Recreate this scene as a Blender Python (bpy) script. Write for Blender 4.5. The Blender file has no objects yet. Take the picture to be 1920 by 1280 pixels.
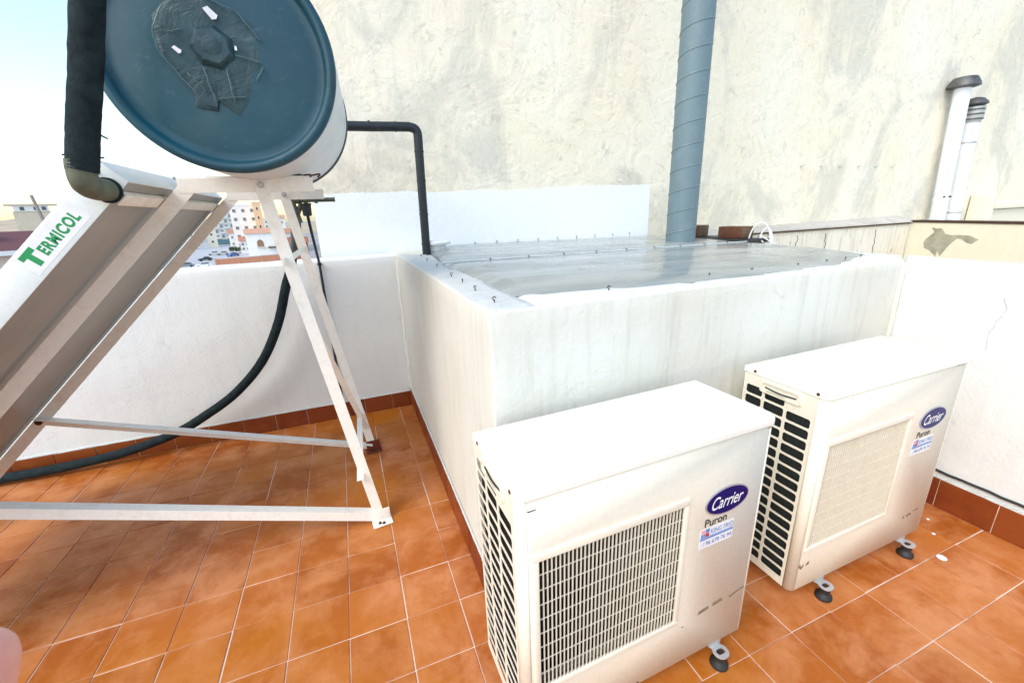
import bpy, bmesh, math, random
from mathutils import Vector, Matrix, noise
R = math.radians
random.seed(7)
scene = bpy.context.scene
COL = scene.collection

# ------------------------------------------------------------------ camera
cam_d = bpy.data.cameras.new('camera'); cam = bpy.data.objects.new('camera', cam_d); COL.objects.link(cam)
yaw, pitch, roll = R(-20.90), R(-17.16), R(-2.107)
fw = Vector((math.sin(-yaw)*math.cos(pitch), math.cos(yaw)*math.cos(pitch), math.sin(pitch)))
r0 = Vector((math.cos(yaw), math.sin(yaw), 0)); u0 = r0.cross(fw)
rt = r0*math.cos(roll)+u0*math.sin(roll); up = -r0*math.sin(roll)+u0*math.cos(roll)
M = Matrix((rt, up, -fw)).transposed().to_4x4(); M.translation = (-0.3828, -3.5482, 1.6189)
cam.matrix_world = M
cam_d.sensor_width = 36; cam_d.lens = 784.8/1920*36
cam_d.clip_start = 0.01; cam_d.clip_end = 6000
cam_d.dof.use_dof = True; cam_d.dof.focus_distance = 3.0; cam_d.dof.aperture_fstop = 45
scene.camera = cam

# ------------------------------------------------------------------ light
SUN_AZ, SUN_EL = R(-122), R(46)          # azimuth from +Y towards +X
world = bpy.data.worlds.new('World'); scene.world = world; world.use_nodes = True
wn = world.node_tree.nodes; bg = wn['Background']
sky = wn.new('ShaderNodeTexSky'); sky.sky_type = 'NISHITA'; sky.sun_disc = False
sky.sun_elevation = SUN_EL; sky.sun_rotation = SUN_AZ; sky.dust_density = 1.2; sky.air_density = 1.3; sky.ozone_density = 0.2
world.node_tree.links.new(sky.outputs[0], bg.inputs[0]); bg.inputs[1].default_value = 0.15
sun_d = bpy.data.lights.new('sun', 'SUN'); sun = bpy.data.objects.new('sun', sun_d); COL.objects.link(sun)
sun_d.energy = 0.85; sun_d.angle = R(32); sun_d.color = (1.0, 0.95, 0.86)
sd = Vector((math.sin(SUN_AZ)*math.cos(SUN_EL), math.cos(SUN_AZ)*math.cos(SUN_EL), math.sin(SUN_EL)))
sun.rotation_euler = sd.to_track_quat('Z', 'Y').to_euler()
scene.view_settings.view_transform = 'Standard'; scene.view_settings.look = 'None'
scene.view_settings.exposure = 1.1; scene.view_settings.gamma = 1.0

# ------------------------------------------------------------------ materials
class NT:
    def __init__(s, name, col=(.8,.8,.8), rough=.5, metal=0., spec=.5):
        s.m = bpy.data.materials.new(name); s.m.use_nodes = True
        s.t = s.m.node_tree; s.b = s.t.nodes['Principled BSDF']
        s.b.inputs['Base Color'].default_value = (*col, 1)
        s.b.inputs['Roughness'].default_value = rough
        s.b.inputs['Metallic'].default_value = metal
        s.b.inputs['Specular IOR Level'].default_value = spec
        s.co = s.t.nodes.new('ShaderNodeTexCoord').outputs['Object']
    def link(s, a, b): s.t.links.new(a, b)
    def mapped(s, scale=(1,1,1), loc=(0,0,0), src=None):
        n = s.t.nodes.new('ShaderNodeMapping'); n.inputs['Scale'].default_value = scale; n.inputs['Location'].default_value = loc
        s.link(src or s.co, n.inputs[0]); return n.outputs[0]
    def noise(s, scale, detail=4, rough=.55, dist=0., vec=None, col=False):
        n = s.t.nodes.new('ShaderNodeTexNoise'); n.inputs['Scale'].default_value = scale
        n.inputs['Detail'].default_value = detail; n.inputs['Roughness'].default_value = rough
        n.inputs['Distortion'].default_value = dist
        s.link(vec or s.co, n.inputs['Vector']); return n.outputs['Color' if col else 'Fac']
    def ramp(s, fac, pts):
        n = s.t.nodes.new('ShaderNodeValToRGB'); e = n.color_ramp.elements
        for i, (p, c) in enumerate(pts):
            el = e[i] if i < 2 else e.new(p)
            el.position = p; el.color = (c, c, c, 1) if isinstance(c, (int, float)) else (*c, 1)
        s.link(fac, n.inputs[0]); return n.outputs[0]
    def mix(s, fac, a, b, mode='MIX'):
        n = s.t.nodes.new('ShaderNodeMix'); n.data_type = 'RGBA'; n.blend_type = mode
        for v, k in ((fac, 0), (a, 6), (b, 7)):
            if isinstance(v, (int, float)): n.inputs[k].default_value = v
            elif isinstance(v, tuple): n.inputs[k].default_value = (*v, 1)
            else: s.link(v, n.inputs[k])
        return n.outputs[2]
    def math(s, op, a, b=0.):
        n = s.t.nodes.new('ShaderNodeMath'); n.operation = op
        for v, k in ((a, 0), (b, 1)):
            if isinstance(v, (int, float)): n.inputs[k].default_value = v
            else: s.link(v, n.inputs[k])
        return n.outputs[0]
    def base(s, v): s.link(v, s.b.inputs['Base Color']); return s
    def rough(s, v): s.link(v, s.b.inputs['Roughness']); return s
    def bump(s, h, strength=.3, dist=.01):
        n = s.t.nodes.new('ShaderNodeBump'); n.inputs['Strength'].default_value = strength; n.inputs['Distance'].default_value = dist
        s.link(h, n.inputs['Height']); s.link(n.outputs[0], s.b.inputs['Normal']); return s

def painted(name, col, rough=.35, dirt=(.45,.38,.28), amount=.25, bump=.04, scale=9):
    n = NT(name, col, rough)
    a = n.noise(scale, 6, .65); d = n.ramp(a, [(.52, 0.), (.78, amount)])
    f = n.noise(60, 3); v = n.ramp(f, [(.3, tuple(c*.95 for c in col)), (.7, tuple(min(1, c*1.03) for c in col))])
    n.base(n.mix(d, v, dirt)); n.rough(n.ramp(a, [(.3, rough), (.8, min(1, rough+.25))]))
    n.bump(n.noise(25, 3), bump, .005)
    return n.m

def plaster(name, col, warm, stain=(.45,.45,.40), amount=.35, streaks=.2, bump=.32):
    n = NT(name, col, .9, spec=.2)
    big = n.noise(1.3, 5, .6, .6); c = n.mix(n.ramp(big, [(.35, 0.), (.7, 1.)]), col, warm)
    spots = n.ramp(n.noise(7, 8, .72, 1.2), [(.60, 0.), (.74, amount)])
    st = n.ramp(n.noise(3.0, 6, .65, .3, vec=n.mapped((6, 6, .55))), [(.5, 0.), (.8, streaks)])
    c = n.mix(st, c, stain); c = n.mix(spots, c, stain)
    n.base(c)
    h = n.math('ADD', n.math('MULTIPLY', n.noise(4.5, 6, .6, .8), 1.2), n.math('MULTIPLY', n.noise(60, 6, .75), .55))
    n.bump(h, bump, .02)
    return n.m

def plain(name, col, rough=.5, metal=0., var=.08, scale=20):
    n = NT(name, col, rough, metal)
    f = n.noise(scale, 5, .6)
    n.base(n.ramp(f, [(.3, tuple(c*(1-var) for c in col)), (.7, tuple(min(1, c*(1+var)) for c in col))]))
    n.bump(f, .08, .004)
    return n.m

MAT = {}
MAT['plaster_white'] = plaster('white_plaster', (.73,.76,.745), (.77,.77,.745), (.48,.49,.49), .50, .18)
MAT['plaster_cream'] = plaster('cream_plaster', (.66,.65,.57), (.72,.72,.66), (.45,.42,.31), .45, .50)
MAT['paint_band'] = plaster('band_whitewash', (.84,.88,.89), (.86,.89,.90), (.6,.63,.65), .25, .05)
MAT['render_old'] = plaster('old_render', (.72,.66,.55), (.78,.73,.62), (.16,.13,.10), .95, .6)
MAT['yellow_render'] = plaster('yellow_render', (.78,.71,.55), (.80,.75,.62), (.38,.34,.26), .2, .1)
MAT['mortar'] = plaster('grey_mortar', (.62,.64,.61), (.72,.74,.72), (.30,.33,.30), .7, .2, .9)

def party_material():
    n = NT('weathered_party_wall', (.8,.78,.66), .95, spec=.15)
    cream = n.mix(n.ramp(n.noise(.8, 4, .5, .5), [(.35, 0.), (.65, 1.)]), (.82,.745,.575), (.84,.79,.67))
    # trowelled swirls, grey-green patches
    sw = n.noise(.75, 10, .66, .7, vec=n.mapped((1, 1, .8), (4.2, 0, 1.7)))
    c = n.mix(n.ramp(sw, [(.50, 0.), (.58, .65), (.66, .28), (.75, .8)]), cream, (.56,.54,.47))
    # vertical rain streaks
    vs = n.noise(2.2, 7, .65, .25, vec=n.mapped((3.2, 1, .35)))
    xs = n.t.nodes.new('ShaderNodeSeparateXYZ'); n.link(n.co, xs.inputs[0])
    left = n.ramp(n.math('MULTIPLY', n.math('ADD', xs.outputs[0], .6), .25), [(.1, 1.), (.9, .15)])
    c = n.mix(n.math('MULTIPLY', n.ramp(vs, [(.50, 0.), (.66, .55)]), left), c, (.56,.57,.50))
    # peach wash near the foot of the wall
    low = n.ramp(n.math('MULTIPLY', n.math('ADD', xs.outputs[2], -1.3), .7), [(.0, 1.), (.75, 0.)])
    c = n.mix(n.math('MULTIPLY', low, n.ramp(n.noise(1.7, 5, .6, 1), [(.35, .1), (.7, .75)])), c, (.70,.56,.46))
    fine = n.ramp(n.noise(9, 9, .78, 1.5), [(.54, 0.), (.66, .65)])
    c = n.mix(fine, c, (.50,.46,.38))
    n.base(c)
    h = n.math('ADD', n.math('MULTIPLY', n.noise(2.6, 7, .6, 2.0), 1.6), n.math('MULTIPLY', n.noise(30, 6, .7), .35))
    n.bump(h, .34, .03)
    return n.m
MAT['party'] = party_material()
MAT['mossy'] = plaster('mossy_coping', (.46,.44,.40), (.60,.56,.50), (.20,.18,.15), .8, .4)

def tile_material(name, cols, rough=.26):
    n = NT(name, cols[0], rough, spec=.28)
    at = n.t.nodes.new('ShaderNodeAttribute'); at.attribute_name = 'tile_tone'
    tone = n.ramp(at.outputs['Fac'], [(0., cols[0]), (.5, cols[1]), (1., cols[2])])
    mot = n.noise(4.2, 8, .68, .25)
    c = n.mix(n.ramp(mot, [(.42, .0), (.62, .8)]), tone, cols[3])
    ochre = n.noise(.9, 5, .62, .2, vec=n.mapped((1, 1, 1), (3.3, 8.1, 0)))
    c = n.mix(n.ramp(ochre, [(.46, 0.), (.66, .75)]), c, cols[4])
    sp = n.ramp(n.noise(90, 3, .7), [(.70, 0.), (.80, .5)])
    c = n.mix(sp, c, (.62,.42,.30)); n.base(c)
    r = n.noise(6, 6, .7, .8); n.rough(n.ramp(r, [(.3, rough), (.75, rough+.3)]))
    n.bump(n.math('ADD', n.math('MULTIPLY', n.noise(5, 4), 1.), n.math('MULTIPLY', n.noise(60, 4), .15)), .22, .01)
    return n.m
MAT['tile'] = tile_material('terracotta_tile', [(.33,.080,.011), (.40,.105,.015), (.47,.142,.026), (.60,.25,.10), (.48,.15,.002)])  # terracotta mottling; its pale tone also paints in the pinkish sheen
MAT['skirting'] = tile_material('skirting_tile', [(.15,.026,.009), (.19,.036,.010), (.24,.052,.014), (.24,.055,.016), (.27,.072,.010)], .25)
g = NT('grout', (.6,.45,.35), .9)
g.base(g.mix(g.ramp(g.noise(2.5, 5), [(.36, 0.), (.50, 1.)]), (.56,.32,.20), (.80,.66,.54)))
MAT['grout'] = g.m
MAT['ac'] = painted('cream_enamel', (.80,.75,.62), .45, (.42,.34,.22), .16, .03, 4)
MAT['ac_lid'] = painted('cream_enamel_lid', (.82,.80,.73), .35, (.5,.43,.3), .10, .03, 5)  # casing enamel in a paler copy, skylight on the top put into colour
MAT['ac_grille'] = painted('grille_plastic', (.76,.72,.60), .45, (.3,.24,.15), .2, .03, 12)
MAT['dark_fins'] = plain('dark_coil', (.022,.028,.026), .55)
MAT['inside'] = plain('dark_inside', (.012,.011,.010), .7)
MAT['blue'] = plain('badge_blue', (.002,.004,.11), .25)
MAT['blue'].node_tree.nodes['Principled BSDF'].inputs['Specular IOR Level'].default_value = .12
MAT['silver'] = plain('badge_rim', (.45,.47,.55), .3, .6)
MAT['white'] = plain('print_white', (.85,.86,.88), .5)
MAT['black'] = plain('print_black', (.012,.02,.018), .5)
MAT['print_blue'] = plain('print_blue', (.10,.22,.50), .5)
MAT['print_red'] = plain('print_red', (.50,.03,.06), .5)
MAT['print_pink'] = plain('print_pink', (.75,.35,.36), .5)
MAT['label_grey'] = plain('label_film', (.74,.76,.78), .4)
MAT['green'] = plain('print_green', (.003,.26,.075), .5)
MAT['scuff'] = plain('scuff_brown', (.22,.16,.09), .8, var=.4, scale=60)
MAT['scuff_dark'] = plain('scuff_dark', (.09,.05,.03), .8, var=.4, scale=60)
MAT['zinc'] = painted('galvanised', (.55,.56,.55), .4, (.2,.15,.1), .3)
MAT['zinc'].node_tree.nodes['Principled BSDF'].inputs['Metallic'].default_value = .5
MAT['rubber'] = plain('rubber', (.02,.02,.021), .6, var=.3)
MAT['frame'] = painted('white_frame_paint', (.87,.85,.78), .42, (.50,.36,.22), .35, .08, 14)
MAT['rust'] = plain('rust', (.15,.03,.012), .9, var=.5, scale=60)
MAT['panel_side'] = painted('collector_white', (.74,.78,.76), .4, (.5,.5,.45), .15, .03)
n = NT('zinc_back_sheet', (.40,.39,.37), .42, .35)
f = n.noise(2.2, 7, .65, .6); n.base(n.ramp(f, [(.3, (.30,.29,.265)), (.7, (.46,.455,.43))])); n.rough(n.ramp(f, [(.3, .35), (.7, .55)]))
MAT['back_sheet'] = n.m
MAT['glass_dark'] = plain('collector_absorber', (.01,.012,.02), .08)
n = NT('tank_cap_plastic', (.012,.06,.095), .38)
f = n.noise(1.8, 6, .6, .4); c = n.mix(n.ramp(f, [(.3, 0.), (.7, 1.)]), (.003,.045,.072), (.005,.070,.102))
dst = n.ramp(n.noise(30, 6, .8), [(.56, 0.), (.72, .25)]); n.base(n.mix(dst, c, (.15,.22,.22))); n.rough(n.ramp(n.noise(9, 6), [(.3, .32), (.7, .6)]))
n.bump(n.noise(5, 4), .12, .01)
MAT['tank_cap'] = n.m
n = NT('duct_tape', (.03,.085,.095), .42)
f = n.noise(9, 7, .65, 1.5); n.base(n.ramp(f, [(.35, (.010,.045,.060)), (.62, (.026,.075,.085)), (.8, (.08,.13,.13))]))
n.bump(f, .5, .02)
MAT['tape'] = n.m
MAT['tank_body'] = painted('tank_body_paint', (.66,.71,.73), .3, (.3,.33,.33), .2)
MAT['tape_edge'] = plain('tape_edge', (.07,.14,.145), .4, var=.3)
n = NT('pipe_foam', (.02,.03,.032), .85, spec=.2)
f = n.noise(22, 6, .7, .5); n.base(n.ramp(f, [(.35, (.006,.012,.014)), (.7, (.018,.032,.036)), (.85, (.07,.09,.09))])); n.bump(f, .6, .01)
MAT['foam'] = n.m
MAT['foam_grey'] = plain('grey_wrap', (.10,.125,.14), .6, var=.35, scale=14)
MAT['blackpipe'] = plain('black_pipe_wrap', (.010,.016,.020), .5, var=.5, scale=30)
MAT['putty'] = plain('elbow_wrap', (.11,.12,.08), .7, var=.45, scale=14)
MAT['brass'] = plain('dull_brass', (.10,.12,.09), .5, .4, .4, 40)
MAT['duct'] = painted('grey_duct_paint', (.135,.20,.225), .42, (.30,.36,.38), .3, .05, 10)
MAT['duct_seam'] = plain('duct_seam', (.17,.235,.26), .4)
MAT['chimney'] = painted('white_chimney_enamel', (.82,.84,.86), .35, (.5,.5,.48), .15)
MAT['cowl'] = plain('grey_cowl', (.12,.12,.12), .5, .5, .3, 10)
MAT['wood'] = plain('wood_block', (.12,.07,.035), .75, var=.35, scale=14)
MAT['wood_end'] = plain('wood_end', (.10,.035,.018), .8, var=.3)
n = NT('plastic_sheet', (.2,.26,.28), .2, spec=.32)
f = n.noise(1.3, 6, .6, .6, vec=n.mapped((.5, 3.2, 1))); fold = n.ramp(f, [(.40, (.23,.26,.25)), (.62, (.37,.39,.37))])
dirt = n.ramp(n.noise(16, 8, .8), [(.64, 0.), (.74, .8)]); n.base(n.mix(dirt, fold, (.80,.83,.82)))
n.rough(n.ramp(n.noise(5, 5, .6), [(.35, .14), (.75, .34)])); n.bump(f, .05, .01)
MAT['sheet'] = n.m
MAT['rope'] = plain('batten_white', (.55,.60,.60), .5)
MAT['cable'] = plain('white_cable', (.80,.82,.80), .5)
MAT['hook'] = plain('rusty_hook', (.08,.04,.025), .6, .4, .5, 80)
n = NT('skin', (.62,.30,.24), .5); n.base(n.ramp(n.noise(60, 4), [(.3, (.66,.25,.20)), (.7, (.74,.36,.29))])); n.b.inputs['Subsurface Weight'].default_value = .2; n.b.inputs['Subsurface Radius'].default_value = (.004,.002,.001); n.bump(n.noise(400, 3), .1, .0005)
MAT['skin'] = n.m
MAT['nail'] = plain('nail', (.75,.48,.42), .3)

# ------------------------------------------------------------------ mesh helpers
class MB:
    def __init__(s): s.v = []; s.f = []; s.mi = []
    def add(s, verts, faces, m=0, mat=None):
        o = len(s.v)
        s.v += [tuple((mat @ Vector(v)) if mat else v) for v in verts]
        s.f += [tuple(i+o for i in f) for f in faces]; s.mi += [m]*len(faces)
        return s
    def box(s, x0, x1, y0, y1, z0, z1, bev=0., m=0, mat=None, seg=2):
        bm = bmesh.new(); bmesh.ops.create_cube(bm, size=1)
        for v in bm.verts:
            v.co = Vector(((x0+x1)/2+v.co.x*(x1-x0), (y0+y1)/2+v.co.y*(y1-y0), (z0+z1)/2+v.co.z*(z1-z0)))
        if bev > 0: bmesh.ops.bevel(bm, geom=list(bm.edges), offset=bev, segments=seg, affect='EDGES', profile=.5)
        s.frombm(bm, m, mat); return s
    def frombm(s, bm, m=0, mat=None):
        bm.verts.index_update()
        s.add([v.co.copy() for v in bm.verts], [[v.index for v in f.verts] for f in bm.faces], m, mat); bm.free()
    def bar(s, p0, p1, w, t, wdir, bev=.002, m=0, off=(0, 0)):
        """flat bar: width w along wdir (made square to the axis), thickness t"""
        p0, p1 = Vector(p0), Vector(p1); ax = p1-p0; L = ax.length; ax.normalize()
        wd = Vector(wdir); wd = (wd-ax*wd.dot(ax)).normalized(); td = ax.cross(wd)
        mt = Matrix((ax, wd, td)).transposed().to_4x4(); mt.translation = p0
        s.box(0, L, -w/2+off[0], w/2+off[0], -t/2+off[1], t/2+off[1], bev, m, mt, 1); return s
    def tube(s, pts, r, n=16, m=0, caps=True, rr=None):
        pts = [Vector(p) for p in pts]; o = len(s.v); k = len(pts); prev = None
        for i, p in enumerate(pts):
            t = (pts[min(i+1, k-1)]-pts[max(i-1, 0)]).normalized()
            if prev is None:
                a = Vector((0, 0, 1)) if abs(t.z) < .9 else Vector((1, 0, 0)); nx = t.cross(a).normalized()
            else:
                nx = (prev-t*prev.dot(t)).normalized()
            prev = nx; ny = t.cross(nx); q = rr[i] if rr else r
            for j in range(n):
                a = 2*math.pi*j/n; s.v.append(tuple(p+(nx*math.cos(a)+ny*math.sin(a))*q))
        for i in range(k-1):
            for j in range(n):
                a, b = o+i*n+j, o+i*n+(j+1) % n; s.f.append((a, b, b+n, a+n)); s.mi.append(m)
        if caps:
            s.f.append(tuple(o+j for j in range(n-1, -1, -1))); s.mi.append(m)
            s.f.append(tuple(o+(k-1)*n+j for j in range(n))); s.mi.append(m)
        return s
    def lathe(s, c, axis, prof, n=48, m=0, closed=False):
        """prof: (radius, distance along axis)"""
        c = Vector(c); ax = Vector(axis).normalized(); a0 = Vector((0, 0, 1)) if abs(ax.z) < .9 else Vector((1, 0, 0))
        nx = ax.cross(a0).normalized(); ny = ax.cross(nx); o = len(s.v)
        for (r, d) in prof:
            for j in range(n):
                a = 2*math.pi*j/n; s.v.append(tuple(c+ax*d+(nx*math.cos(a)+ny*math.sin(a))*r))
        for i in range(len(prof)-1):
            for j in range(n):
                a, b = o+i*n+j, o+i*n+(j+1) % n; s.f.append((a, b, b+n, a+n)); s.mi.append(m)
        s.f.append(tuple(o+j for j in range(n-1, -1, -1))); s.mi.append(m)
        s.f.append(tuple(o+(len(prof)-1)*n+j for j in range(n))); s.mi.append(m)
        return s
    def build(s, name, mats, parent=None, smooth=35, kind=None, base=None):
        me = bpy.data.meshes.new(name)
        off = Vector((0, 0, 0))
        p = parent
        if parent is not None and 'world_base' in parent: off = Vector(parent['world_base'])
        if base is not None: off = Vector(base)
        me.from_pydata([tuple(Vector(v)-off) for v in s.v], [], s.f)
        mats = mats if isinstance(mats, (list, tuple)) else [mats]
        for q in mats: me.materials.append(MAT[q])
        me.polygons.foreach_set('material_index', s.mi)
        bm = bmesh.new(); bm.from_mesh(me); bmesh.ops.recalc_face_normals(bm, faces=bm.faces); bm.to_mesh(me); bm.free()
        if smooth:
            me.shade_smooth(); me.set_sharp_from_angle(angle=R(smooth))
        o = bpy.data.objects.new(name, me); COL.objects.link(o)
        if parent is not None: o.parent = parent
        elif base is not None: o.location = base
        if kind: o['kind'] = kind
        return o

def tag(o, label, cat, group=None):
    o['label'] = label; o['category'] = cat
    if group: o['group'] = group
    return o
def thing(name, label, cat, loc, rz=0., group=None, local=False):
    o = bpy.data.objects.new(name, None); o.empty_display_size = .05; COL.objects.link(o)
    o.location = loc; o.rotation_euler = (0, 0, rz)
    tag(o, label, cat, group)
    if not local: BASES[o.name] = loc; o['world_base'] = loc
    return o
BASES = {}

def bez(pts, n=8):
    """Catmull-Rom through the points"""
    P = [Vector(p) for p in pts]; P = [P[0]*2-P[1]]+P+[P[-1]*2-P[-2]]; out = []
    for i in range(1, len(P)-2):
        for k in range(n):
            t = k/n; a, b, c, d = P[i-1:i+3]
            out.append(.5*((2*b)+(c-a)*t+(2*a-5*b+4*c-d)*t*t+(3*b-a-3*c+d)*t**3))
    out.append(P[-2]); return out

def rough_prism(poly, z0, ztop, bev=.015, cell=.06, amp=.004, zmin=None, seed=0., freq=3.):
    """masonry block with a plan outline, softened edges and a hand-plastered waver; ztop(x, y)"""
    bm = bmesh.new()
    lo = [bm.verts.new((x, y, z0)) for x, y in poly]; hi = [bm.verts.new((x, y, ztop(x, y))) for x, y in poly]
    bm.faces.new(lo[::-1]); bm.faces.new(hi); k = len(poly)
    for i in range(k): bm.faces.new((lo[i], lo[(i+1) % k], hi[(i+1) % k], hi[i]))
    eds = [e for e in bm.edges if not (e.verts[0].co.z == z0 and e.verts[1].co.z == z0)]
    bmesh.ops.bevel(bm, geom=eds, offset=bev, segments=3, affect='EDGES', profile=.5)
    for ax in range(3):
        cs = [v.co[ax] for v in bm.verts]; a, b = min(cs), max(cs)
        st = cell
        if ax == 2 and zmin is not None: a = zmin
        if (b-a)/st > 90: st = (b-a)/90
        x = a+st
        while x < b:
            co = [0, 0, 0]; no = [0, 0, 0]; co[ax] = x; no[ax] = 1
            bmesh.ops.bisect_plane(bm, geom=list(bm.verts)+list(bm.edges)+list(bm.faces), plane_co=co, plane_no=no); x += st
    for v in bm.verts:
        q = v.co*freq+Vector((seed, seed*1.7, 0))
        v.co += Vector((noise.noise(q), noise.noise(q+Vector((31, 0, 7))), noise.noise(q+Vector((0, 17, 3)))))*amp
        q *= 4.3
        v.co += Vector((noise.noise(q), noise.noise(q+Vector((31, 0, 7))), noise.noise(q+Vector((0, 17, 3)))))*amp*.35
    mb = MB(); mb.frombm(bm); return mb

def rrect(cx, cz, w, h, r, n=4):
    out = []
    for (sx, sz, a0) in ((1, 1, 0), (-1, 1, 90), (-1, -1, 180), (1, -1, 270)):
        for k in range(n+1):
            a = R(a0+90*k/n); out.append((cx+sx*(w/2-r)+r*math.cos(a), cz+sz*(h/2-r)+r*math.sin(a)))
    return out

# ------------------------------------------------------------------ ground far below, hills
GZ = -11.0
n = NT('street_asphalt', (.30,.30,.30), .9); n.base(n.ramp(n.noise(.05, 6, .6), [(.35, (.26,.26,.27)), (.6, (.36,.35,.33))])); MAT['street'] = n.m
mb = MB(); mb.add([(-3000,-3000,GZ),(3000,-3000,GZ),(3000,3000,GZ),(-3000,3000,GZ)], [(0,1,2,3)])
mb.build('ground', 'street', kind='structure')
n = NT('dry_hill', (.45,.36,.24), 1.); n.base(n.ramp(n.noise(.03, 8, .7), [(.35, (.34,.27,.17)), (.65, (.52,.42,.30))])); MAT['hill'] = n.m
mb = MB(); NX, NY = 90, 24; vs = []
for j in range(NY+1):
    for i in range(NX+1):
        az = R(-75+85*i/NX); d = 420+j*55
        h = 34*math.exp(-((j-8)/7)**2)*(.62+.38*math.sin(i*.11+1.2))*(1 if az < R(-20) else max(.25, 1-(az-R(-20))/R(14)))
        h += 2.5*noise.noise(Vector((i*.4, j*.5, 0)))
        vs.append((math.sin(az)*d, math.cos(az)*d, GZ-.5+max(0, h) if j else GZ-3))
mb.add(vs, [(j*(NX+1)+i, j*(NX+1)+i+1, (j+1)*(NX+1)+i+1, (j+1)*(NX+1)+i) for j in range(NY) for i in range(NX)])
mb.build('hills', 'hill', kind='structure', smooth=60)

# ------------------------------------------------------------------ terrace floor: laid tiles on grout
S, T = .2275, .2295
mb = MB()
mb.add([(-4.6,-5.2,-.004),(2.45,-5.2,-.004),(2.45,.01,-.004),(-4.6,.01,-.004)], [(0,1,2,3)], 1)
tones = [0.]
def lay(xe, ye, g=.0048):
    for a in range(len(xe)-1):
        for b in range(len(ye)-1):
            x0, x1 = sorted((xe[a], xe[a+1])); y0, y1 = sorted((ye[b], ye[b+1]))
            gg = g*random.uniform(.6, 1.25); jx, jy = random.uniform(-.0012, .0012), random.uniform(-.0012, .0012)
            x0 += gg/2+jx; x1 += -gg/2+jx; y0 += gg/2+jy; y1 += -gg/2+jy
            if x1-x0 < .01 or y1-y0 < .01: continue
            tz = [random.uniform(-.0009, .0009) for _ in range(4)]; c = .0018; tone = random.random()
            P = [(x0,y0),(x1,y0),(x1,y1),(x0,y1)]; Q = [(x0+c,y0+c),(x1-c,y0+c),(x1-c,y1-c),(x0+c,y1-c)]
            vs = [(p[0],p[1],-.005) for p in P]+[(p[0],p[1],-.0016+tz[i]) for i, p in enumerate(P)]+[(q[0],q[1],tz[i]) for i, q in enumerate(Q)]
            fs = [(8,9,10,11)]+[(i,(i+1)%4,4+(i+1)%4,4+i) for i in range(4)]+[(4+i,4+(i+1)%4,8+(i+1)%4,8+i) for i in range(4)]
            mb.add(vs, fs, 0); tones.extend([tone]*len(fs))
xl = [-.127-S*k for k in range(20, -1, -1)]+[.0, .819-S*3]
yl = [-.004, -.278]+[-.278-T*k for k in range(1, 22)]
lay(xl, yl)
xr_ = [.819+S*k for k in range(-3, 8)]; xr_ = [x for x in xr_ if x < 2.40]+[2.437]
yr_ = [-2.78+T*k for k in range(3, -11, -1)]
lay(xr_, yr_)
fl = mb.build('floor', ['tile', 'grout'], kind='structure', smooth=0)
at = fl.data.attributes.new('tile_tone', 'FLOAT', 'FACE'); at.data.foreach_set('value', tones)

# our building below the terrace
mb = MB(); mb.box(-4.6, 2.44, -5.2, 0.24, GZ, -.02)
tag(mb.build('terrace_building', 'plaster_white', smooth=0), 'whitewashed building carrying the tiled roof terrace', 'building')

def skirt(p0, p1, h, parent, nrm, t=.012, step=S, first=0., mortar=True):
    """a row of skirting tiles from p0 to p1, standing proud of the wall along nrm"""
    p0, p1 = Vector((*p0, 0)), Vector((*p1, 0)); d = p1-p0; L = d.length; d.normalize(); nn = Vector((*nrm, 0))
    mb = MB(); tn = []; x = first if first else step
    e = [0.]
    while x < L-.02: e.append(x); x += step
    e.append(L)
    for a, b in zip(e, e[1:]):
        mt = Matrix((d, nn, Vector((0, 0, 1)))).transposed().to_4x4(); mt.translation = p0
        n0 = len(mb.f); th = t+random.uniform(-.0015, .0015)
        mb.box(a+.002, b-.002, .0005, th, .002, h+random.uniform(-.003, .002), .0015, 0, mt, 1)
        tn += [random.random()]*(len(mb.f)-n0)
    mb.box(0, L, .0002, t-.005, .001, h-.004, 0, 1, mt); tn += [0.]*6
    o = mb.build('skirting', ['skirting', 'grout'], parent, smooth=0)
    a_ = o.data.attributes.new('tile_tone', 'FLOAT', 'FACE'); a_.data.foreach_set('value', tn)
    if mortar:   # ragged line of old mortar along the top of the tiles
        m2 = MB(); pts = []; k = int(L/.02); rr = []
        for i in range(k+1):
            q = p0+d*(L*i/k); nz = noise.noise(Vector((q.x*9, q.y*9, 2.)))
            pts.append(q+nn*(t*.45)+Vector((0, 0, h+.003+.004*nz))); rr.append(.006+.004*abs(noise.noise(Vector((q.x*21, q.y*21, 5)))))
        m2.tube(pts, .008, 7, rr=rr); m2.build('mortar_line', 'mortar', parent)
    return o

# ------------------------------------------------------------------ walls
def ztop(x, y): return 1.325-.0155*max(0, x)
pw = thing('party_wall', 'tall weathered cream party wall with trowelled stains and a white band', 'wall', (-.57, .3, GZ))
mb = MB(); mb.box(-.57, 14, .30, .62, GZ, 7.5)
mb.build('wall_body', 'party', pw, smooth=0)
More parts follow.
